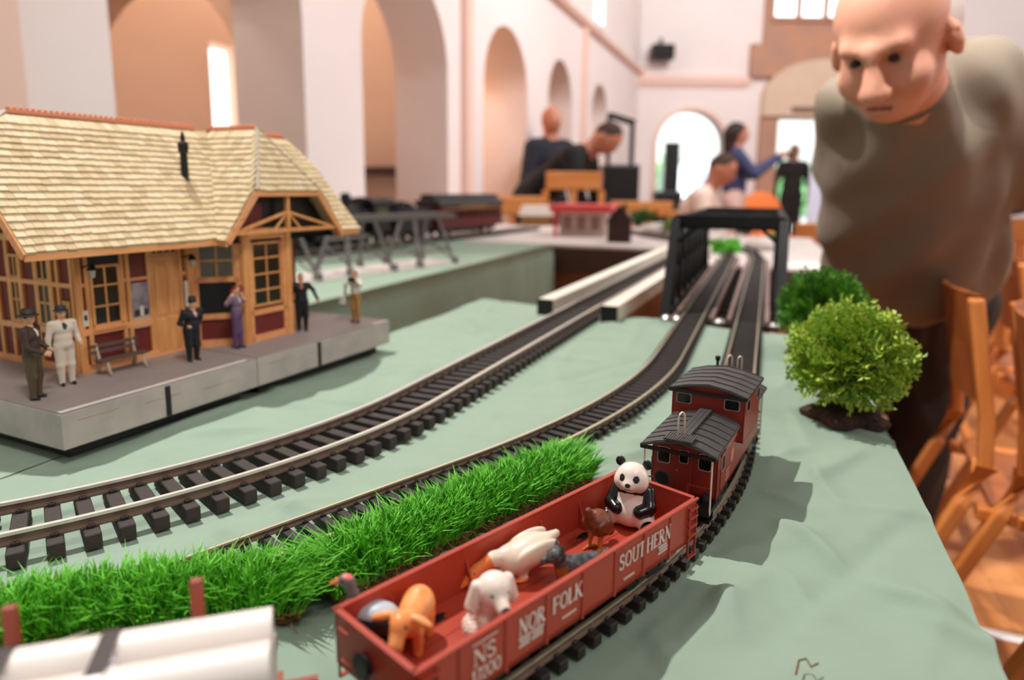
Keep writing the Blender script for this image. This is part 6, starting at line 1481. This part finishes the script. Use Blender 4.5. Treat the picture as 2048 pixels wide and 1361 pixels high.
for sh_, el, ha in ((shL, elL, haL), (shR, elR, haR)):
    arms += [K(rel(sh_), rel(el), .050, .042, 0, .02), K(rel(el), rel(wri(el, ha, .8)), .043, .030, 0, .02)]
    dv = (ha - el) / np.linalg.norm(ha - el); pal = wri(el, ha, .86); pe = pal + dv * .075; sdv = np.cross(dv, [0, 0, 1.0]); sdv /= np.linalg.norm(sdv)
    arms.append(K(rel(pal), rel(pe), .026, .030, 0, .015))
    for f in range(4):
        o_ = sdv * (-.030 + .020 * f); L = (.062, .072, .068, .052)[f]; kn = pe + o_ + dv * L * .55; tip = kn + (dv * .5 - np.array([0, 0, .8])) * L * .5
        arms += [K(rel(pe + o_ * .8), rel(kn), .010, .009, 0, .004), K(rel(kn), rel(tip), .009, .0075, 0, .004)]
    arms += [K(rel(pal + dv * .02 + sdv * .02), rel(pal + dv * .055 + sdv * .055), .012, .010, 0, .006)]
body('body', Hd + arms + [K(rel(chest), rel(neck), .06, .055, 0, .03), K(rel(belly), rel(chest), .06, .06, 0, .03), K(rel(pelv), rel(belly), .06, .06, 0, .03)], [m_sk, m_lip, m_eye], mn, res=120, k=.022, cut=cutp, paint=[E(hp(.098, 0, -.064), (.014, .026, .005), 1, RH)])
for s in (1, -1):
    MB().ell(hp(.085, s * .027, .009), (.007, .010, .0055), 12, 8).build('eye', m_eye, mn, smooth=True); MB().tube([hp(.0905, s * .014, .022), hp(.0905, s * .028, .027), hp(.082, s * .043, .024)], [.002, .003, .0015], 6).build('eyebrow', mat('brow_grey', (150, 112, 96), .8), mn, smooth=True)
hair = []
for s in (1, -1): hair += [E(hp(-.045, s * .068, .010), (.050, .016, .050), 0, RH)]
hair += [E(hp(-.085, 0, -.005), (.030, .060, .050), 0, RH)]
body('hair', hair, m_hairw, mn, res=36, k=.02)
# shirt
def folds_n(P):
    x, y, z = P[..., 0], P[..., 1], P[..., 2]
    return .0045 * np.sin(52 * x + 16 * z + 2.5 * np.sin(11 * z)) + .0045 * np.sin(30 * z + 44 * np.abs(x + .02) + 2 * np.sin(9 * x)) * np.clip((1.16 - z) * 5, 0, 1)
S = [K(rel(W(1780, 280, 1.31)), rel(W(1768, 520, 1.50)), .112, .132, 0, .06), K(rel(W(1868, 270, 1.30)), rel(W(1872, 515, 1.49)), .115, .132, 0, .06), K(rel(W(1822, 280, 1.30)), rel(W(1820, 525, 1.48)), .112, .125, 0, .06), K(rel(shL), rel(shR), .058, .068, 0, .03), K(rel(neck), rel(chest), .070, .10, 0, .03),
     K(rel(shL), rel(wri(shL, elL, .95)), .062, .058, 0, .02), K(rel(shR), rel(wri(shR, elR, .95)), .078, .078, 0, .02)]
body('shirt', S, [m_shirt], mn, res=120, k=.03, noise=folds_n)
col = []
axn = rel(H0) - rel(neck); axn /= np.linalg.norm(axn); e1_ = np.cross(axn, [0, 0, 1.0]); e1_ /= np.linalg.norm(e1_); e2_ = np.cross(axn, e1_)
cc_ = rel(neck) + axn * .035; MB().tube([cc_ + (e1_ * math.cos(a) + e2_ * math.sin(a)) * .060 for a in np.linspace(0, 2 * PI, 25)], .006, 8, cap=False).build('collar', mat('collar_rib', (120, 108, 94), .9), mn, smooth=True)
hips = [W(1752, 600, 1.62), W(1862, 600, 1.62)]; ft = [(hips[0][0] - .03, 1.68), (hips[1][0] + .02, 1.66)]
S = [K(rel(hips[0]), rel(hips[1]), .135, .135, 0, .04)]
for h_, f_ in zip(hips, ft):
    kn = np.array([f_[0], f_[1] - .03, .47]); an = np.array([f_[0], f_[1], .09]); S += [K(rel(h_), rel(kn), .115, .080, 0, .03), K(rel(kn), rel(an), .080, .062, 0, .03)]
body('trousers', S, [m_trs], mn, res=90, k=.03, noise=lambda P: .004 * np.sin(40 * P[..., 2] + 8 * np.sin(20 * P[..., 0])))
for f_ in ft: body('shoe', [K(rel((f_[0], f_[1] + .04, .045)), rel((f_[0] - .01, f_[1] - .16, .035)), .045, .036, 0)], [m_shoe], mn, res=30, k=.02)

# --- wooden chairs along the right side
m_chair = mat('beech_laminate', (206, 128, 66), .4, rgb2=(188, 106, 48), wood='z', wscale=20); m_chb = mat('beech_panel', (150, 82, 38), .4, rgb2=(128, 66, 28), wood='x', wscale=14)  # panel tone darkened to hold the shade on the chair backs
def chair(label, pos, rz):
    """faces +x; origin on the floor under the back edge centre"""
    t = thing('wooden_chair', label, 'chair', pos, rz, 'bentwood chairs beside the table'); HWc = .165
    for s in (-1, 1):
        y = s * HWc
        path = [(-.20, y, 0), (-.105, y, .24), (-.02, y, .45), (.005, y, .52), (.000, y, .60), (-.035, y, .80)]
        MB().sweep([(-.016, -.011), (.016, -.011), (.016, .011), (-.016, .011)], path).build('rear_leg', m_chair, t, bevel=.004)
        MB().sweep([(-.016, -.011), (.016, -.011), (.016, .011), (-.016, .011)], [(.46, y, 0), (.40, y, .22), (.33, y, .40), (.24, y, .435), (.0, y, .440)]).build('front_leg', m_chair, t, bevel=.004)
    for z, x in ((.16, -.135), (.30, -.08)): MB().bar((x, -HWc, z), (x, HWc, z), .022, .022).build('stretcher', m_chair, t)
    MB().bar((.42, -HWc, .14), (.42, HWc, .14), .022, .022).build('stretcher', m_chair, t)
    n = 10; mb = MB(); V = []
    for i in range(n + 1):
        y = -HWc + 2 * HWc * i / n; dx = -.030 * math.sin(PI * i / n)
        for z, xx in ((.62, -.003), (.71, -.016), (.805, -.034)): V += [(xx + dx, y, z), (xx + dx + .010, y, z)]
    F = []
    for i in range(n):
        a, b = i * 6, (i + 1) * 6
        for k in (0, 2): F += [(a + k, a + k + 2, b + k + 2, b + k), (a + k + 1, b + k + 1, b + k + 3, a + k + 3)]
        F += [(a, b, b + 1, a + 1), (a + 4, a + 5, b + 5, b + 4)]
    mb.add(V, F); mb.build('backrest', m_chb, t)
    mb = MB(); V = []
    for i in range(9):
        x = .02 + .42 * i / 8; z = .445 - .02 * math.sin(PI * i / 8) + (.0 if i < 7 else -.008 * (i - 6))
        for y in (-HWc + .0, HWc): V += [(x, y, z), (x, y, z + .011)]
    F = []
    for i in range(8): a, b = i * 4, (i + 1) * 4; F += [(a, b, b + 2, a + 2), (a + 1, a + 3, b + 3, b + 1), (a, a + 1, b + 1, b), (a + 2, b + 2, b + 3, a + 3)]
    F += [(0, 2, 3, 1), (32, 33, 35, 34)]
    mb.add(V, F); mb.build('seat', m_chb, t)
    return t
pN = np.array([.785, 1.08]); pF = np.array([.930, 1.38]); cdir = (pF - pN) / np.linalg.norm(pF - pN); crz = math.atan2(cdir[1], cdir[0]) - PI / 2
c0 = (pN + pF) / 2
chair('nearest wooden chair beside the table with its back to the cloth', (c0[0], c0[1], 0), crz)
for k, (dd, lab) in enumerate(((-.37, 'wooden chair cut off by the lower right picture edge'), (.62, 'wooden chair just behind the leaning man'), (1.05, 'farther wooden chair right of the leaning man'))):
    q = c0 + cdir * dd + (np.array([.22, .0]) if k else np.array([.06, .0])); chair(lab, (q[0], q[1], 0), crz)
q = np.array([1.75, 2.75]); chair('wooden chair in the second row right of the man', (q[0], q[1], 0), crz + .2)
# floor tape
tp = thing('floor_tape', 'white tape strip on the wooden floor at the right', 'tape', (0, 0, .0025)); A = GF(1950, 1262); B = GF(2120, 1300); MB().bar((A[0], A[1], 0), (B[0], B[1], 0), .03, .001).build('strip', mat('white_tape', (240, 236, 230), .5), tp)
# thread on the cloth
th_ = thing('loose_thread', 'dark curled thread lying on the cloth at bottom right', 'thread', (0, 0, 0)); MB().tube([G(1592, 1350, .0042), G(1598, 1322, .005), G(1612, 1318, .006), G(1622, 1335, .0052), G(1636, 1328, .005)], .0005, 6).build('strand', m_brn, th_)

# --- background people (unit figures scaled up)
def person(label, x, Y, h, rz, elb, hand, cols, hairrgb, bald=False, z0=0.0, **kw):
    p = PXY(x, 380, Y); o = thing('person', label, 'person', (p[0], p[1], z0), rz); P, H = human(elb, hand, **kw)
    sc = lambda p: ('e', tuple(np.array(p[1]) * h), tuple(np.array(p[2]) * h), p[3], p[4], (p[5] or .02) * h) if p[0] == 'e' else ('c', tuple(np.array(p[1]) * h), tuple(np.array(p[2]) * h), p[3] * h, p[4] * h, p[5], (p[6] or .02) * h)
    mm = [m_skd] + [mat('cloth_%d_%d_%d' % c, c, .9) for c in cols] + [m_shoe, mat('hair_%d_%d_%d' % hairrgb, hairrgb, .8)]
    mm = [mm[0], mm[1], mm[2], mm[3], mm[4], mm[1]]
    pn = [] if bald else [E(tuple(np.array(H(-.016, 0, .955)) * h), tuple(np.array((.058, .056, .046)) * h), 4)]
    for q in (1, -1): pn.append(E(tuple(np.array(H(.052, q * .018, .938)) * h), tuple(np.array((.010, .007, .005)) * h), 3))
    body('body', [sc(p) for p in P], mm, o, res=66, k=.02 * h, paint=pn)
    return o, H, h
person('bald man in a navy shirt standing at the left of the far tables', 1098, 5.8, 1.64, math.radians(-60), ((.02, .15, .62), (.02, -.15, .62)), ((.12, .12, .55), (.12, -.12, .55)), ((32, 34, 48), (30, 30, 36)), (190, 150, 130), bald=True)
person('man in black bending forward over the wooden table', 1060, 5.1, 1.74, math.radians(-24), ((.16, .14, .72), (.18, -.14, .72)), ((.32, .12, .76), (.34, -.10, .76)), ((16, 15, 17), (14, 14, 15)), (60, 36, 26), bend=.92)
wo_, H, h = person('woman in a blue denim jacket raising a phone', 1468, 7.2, 1.66, math.radians(-12), ((.10, .14, .68), (.10, -.14, .68)), ((.24, .05, .78), (.24, -.05, .78)), ((62, 68, 104), (232, 196, 184)), (40, 24, 20), female=False)
body('hair', [E(np.array(H(-.02, 0, .94)) * h, tuple(np.array((.062, .060, .062)) * h), 0), K(np.array(H(-.045, 0, .92)) * h, np.array(H(-.05, 0, .80)) * h, .05 * h, .035 * h, 0)], mat('long_brown_hair', (44, 26, 22), .7), wo_, res=30, k=.03)
MB().box(np.array((.31, 0, .795)) * h, (.02, .12, .07)).build('phone', m_dark, wo_)
person('man in a dark coat standing in the bright doorway', 1583, 11.6, 1.74, math.radians(-100), ((.0, .16, .62), (.0, -.16, .62)), ((.05, .15, .48), (.05, -.15, .48)), ((44, 34, 32), (40, 32, 30)), (60, 40, 32))
person('person in a white top sitting low at the far table', 1352, 5.0, 1.68, math.radians(-25), ((.12, .15, .66), (.12, -.15, .66)), ((.27, .08, .66), (.27, -.08, .66)), ((236, 214, 200), (60, 60, 70)), (70, 42, 30), bend=.45, sit=True)
sx_ = PXY(1352, 380, 5.0); st_ = thing('stool', 'wooden stool under the seated person in white', 'stool', (sx_[0], 5.0, 0)); MB().lathe([(.17, .36), (.18, .37), (.18, .385), (.17, .39)], 24).build('seat', m_chair, st_); [MB().tube([(math.cos(a_) * .15, math.sin(a_) * .15, 0), (math.cos(a_) * .11, math.sin(a_) * .11, .36)], .014, 8).build('leg', m_chair, st_) for a_ in (.8, 2.37, 3.94, 5.5)]
# --- furniture at the back
m_pew = mat('honey_oak', (220, 148, 84), .45, rgb2=(200, 124, 62), wood='x', wscale=8)
def pew(label, x0, x1, ytop, Y, rz=0.0, h=None):
    a = PXY(x0, ytop, Y); b = PXY(x1, ytop, Y); L = b[0] - a[0]; t = thing('wooden_bench', label, 'bench', (a[0], Y, 0), rz, 'wooden benches at the back of the hall'); zt = a[2]
    MB().bx(0, L, -.02, .02, zt - .12, zt).build('top_rail', m_pew, t, bevel=.01); n = max(2, int(L / .14))
    for i in range(n + 1): MB().bx(L * i / n - .02, L * i / n + .02, -.015, .015, .42, zt - .12).build('slat', m_pew, t)
    MB().bx(0, L, -.42, .02, .40, .44).build('seat', m_pew, t, bevel=.01); MB().bx(0, .05, -.42, .03, 0, .42).build('leg', m_pew, t); MB().bx(L - .05, L, -.42, .03, 0, .42).build('leg', m_pew, t); MB().bx(0.05, L - .05, -.02, .0, .1, .38).build('apron', m_pew, t)
pew('wooden bench back in front of the two men', 1092, 1204, 343, 4.60)
pew('long low wooden bench along the left arcade', 965, 1085, 392, 4.55)
pew('long wooden bench behind the far layout table', 1210, 1345, 402, 5.6)
pew('wooden bench right of the black truss bridge', 1592, 1660, 446, 4.0)
pew('wooden bench behind the leaning man at the right', 1975, 2120, 436, 3.4)
# black equipment stand
es = thing('equipment_stand', 'tall black frame stand beside the bending man', 'stand', tuple(np.array([PXY(1238, 380, 6.3)[0], 6.3, 0])), 0); zt = PXY(1238, 230, 6.3)[2]
MB().bx(-.16, .16, -.15, .15, 0, PXY(1238, 330, 6.3)[2]).build('cabinet', m_dark, es, bevel=.02)
for x in (-.11, .10): MB().bx(x - .018, x + .018, -.02, .02, .9, zt - (.0 if x < 0 else .06)).build('upright', m_dark, es)
MB().bar((-.12, 0, zt), (.12, 0, zt - .07), .05, .05).build('crossbar', m_dark, es); MB().bar((-.11, 0, .98), (.11, 0, .98), .03, .03).build('crossbar', m_dark, es)
s2_ = thing('amplifier', 'black amplifier box left of the arched window', 'speaker', (PXY(1335, 380, 8.6)[0], 8.6, 0), 0); MB().bx(-.16, .16, -.15, .15, 0, .95).build('cabinet', m_dark, s2_, bevel=.02); MB().bx(-.05, .12, -.05, .05, .95, PXY(1335, 285, 8.6)[2]).build('column', m_dark, s2_); MB().bx(-.13, .13, -.16, -.15, .15, .85).build('grille', mat('speaker_mesh', (30, 30, 32), .8), s2_)
# tables in the background with white paper
tw2 = thing('trestle_table', 'wooden table with white paper between the far people', 'table', (PXY(1300, 380, 7.6)[0], 7.6, 0), 0); MB().bx(-.5, .5, -.3, .3, .70, .73).build('top', m_pew, tw2); MB().bx(-.45, .1, -.25, .2, .731, .735).build('paper', m_whr, tw2)
for x in (-.45, .45):
    for y in (-.25, .25): MB().bx(x - .02, x + .02, y - .02, y + .02, 0, .70).build('leg', m_pew, tw2)
oc = thing('orange_armchair', 'orange upholstered chair behind the woman', 'chair', (PXY(1542, 380, 8.2)[0], 8.2, 0), .2); m_oc = mat('orange_fabric', (240, 128, 62), .8)
body('upholstery', [E((0, 0, .40), (.30, .30, .10), 0), E((0, .22, .68), (.30, .10, .28), 0)], m_oc, oc, res=30, k=.06); [MB().bx(x - .02, x + .02, y - .02, y + .02, 0, .34).build('leg', m_pew, oc) for x in (-.2, .2) for y in (-.2, .2)]
wb = thing('display_board', 'pale blue white display board beside the doorway', 'board', (PXY(1655, 380, 6.2)[0], 6.2, 0), -.15); MB().bx(-.16, .16, -.01, .01, .62, PXY(1655, 338, 6.2)[2]).build('panel', mat('pale_blue_panel', (222, 230, 250), .4), wb); MB().bx(-.14, -.12, -.01, .3, 0, .62).build('leg', m_leg, wb); MB().bx(.12, .14, -.01, .3, 0, .62).build('leg', m_leg, wb)
cl = thing('folded_jacket', 'blue jacket lying on a bench at the right edge', 'jacket', tuple(PXY(2010, 428, 3.35)), 0)
body('cloth', [E((0, 0, .04), (.12, .08, .05), 0), E((.08, .02, .07), (.09, .07, .05), 0)], mat('blue_jacket', (58, 72, 110), .9), cl, res=30, k=.03)
# vehicle outside the arched window
vp = thing('parked_van', 'pale parked van outside the arched window', 'van', (PXY(1405, 380, 24.0)[0], 24.0, -.02), 0); m_van = mat('white_van_paint', (235, 240, 245), .3); m_vg = mat('blue_windshield', (150, 175, 215), .15)
MB().prism([(-1.0, .35), (1.0, .35), (1.0, 1.0), (.85, 1.75), (.7, 1.95), (-.7, 1.95), (-.85, 1.75), (-1.0, 1.0)], 0, 3.2, M=lambda a, b, h: (a, h, b)).build('body', m_van, vp, bevel=.06)
MB().box((0, -.02, 1.36), (1.35, .05, .55)).build('windshield', m_vg, vp, bevel=.02); MB().box((0, -.05, .52), (1.9, .12, .2)).build('bumper', m_van, vp, bevel=.03)
for s in (-1, 1): MB().lathe([(.13, -.03), (.12, .0), (.02, .0)], 18, (s * .72, -.03, .78), 'y').build('headlight', mat('headlight_glass', (255, 255, 255), .1, emit=(255, 255, 255), estr=3.0), vp); [MB().lathe([(.32, -.1), (.32, .1)], 20, (s * .85, y, .32), 'x').build('wheel', m_dark, vp) for y in (.55, 2.6)]
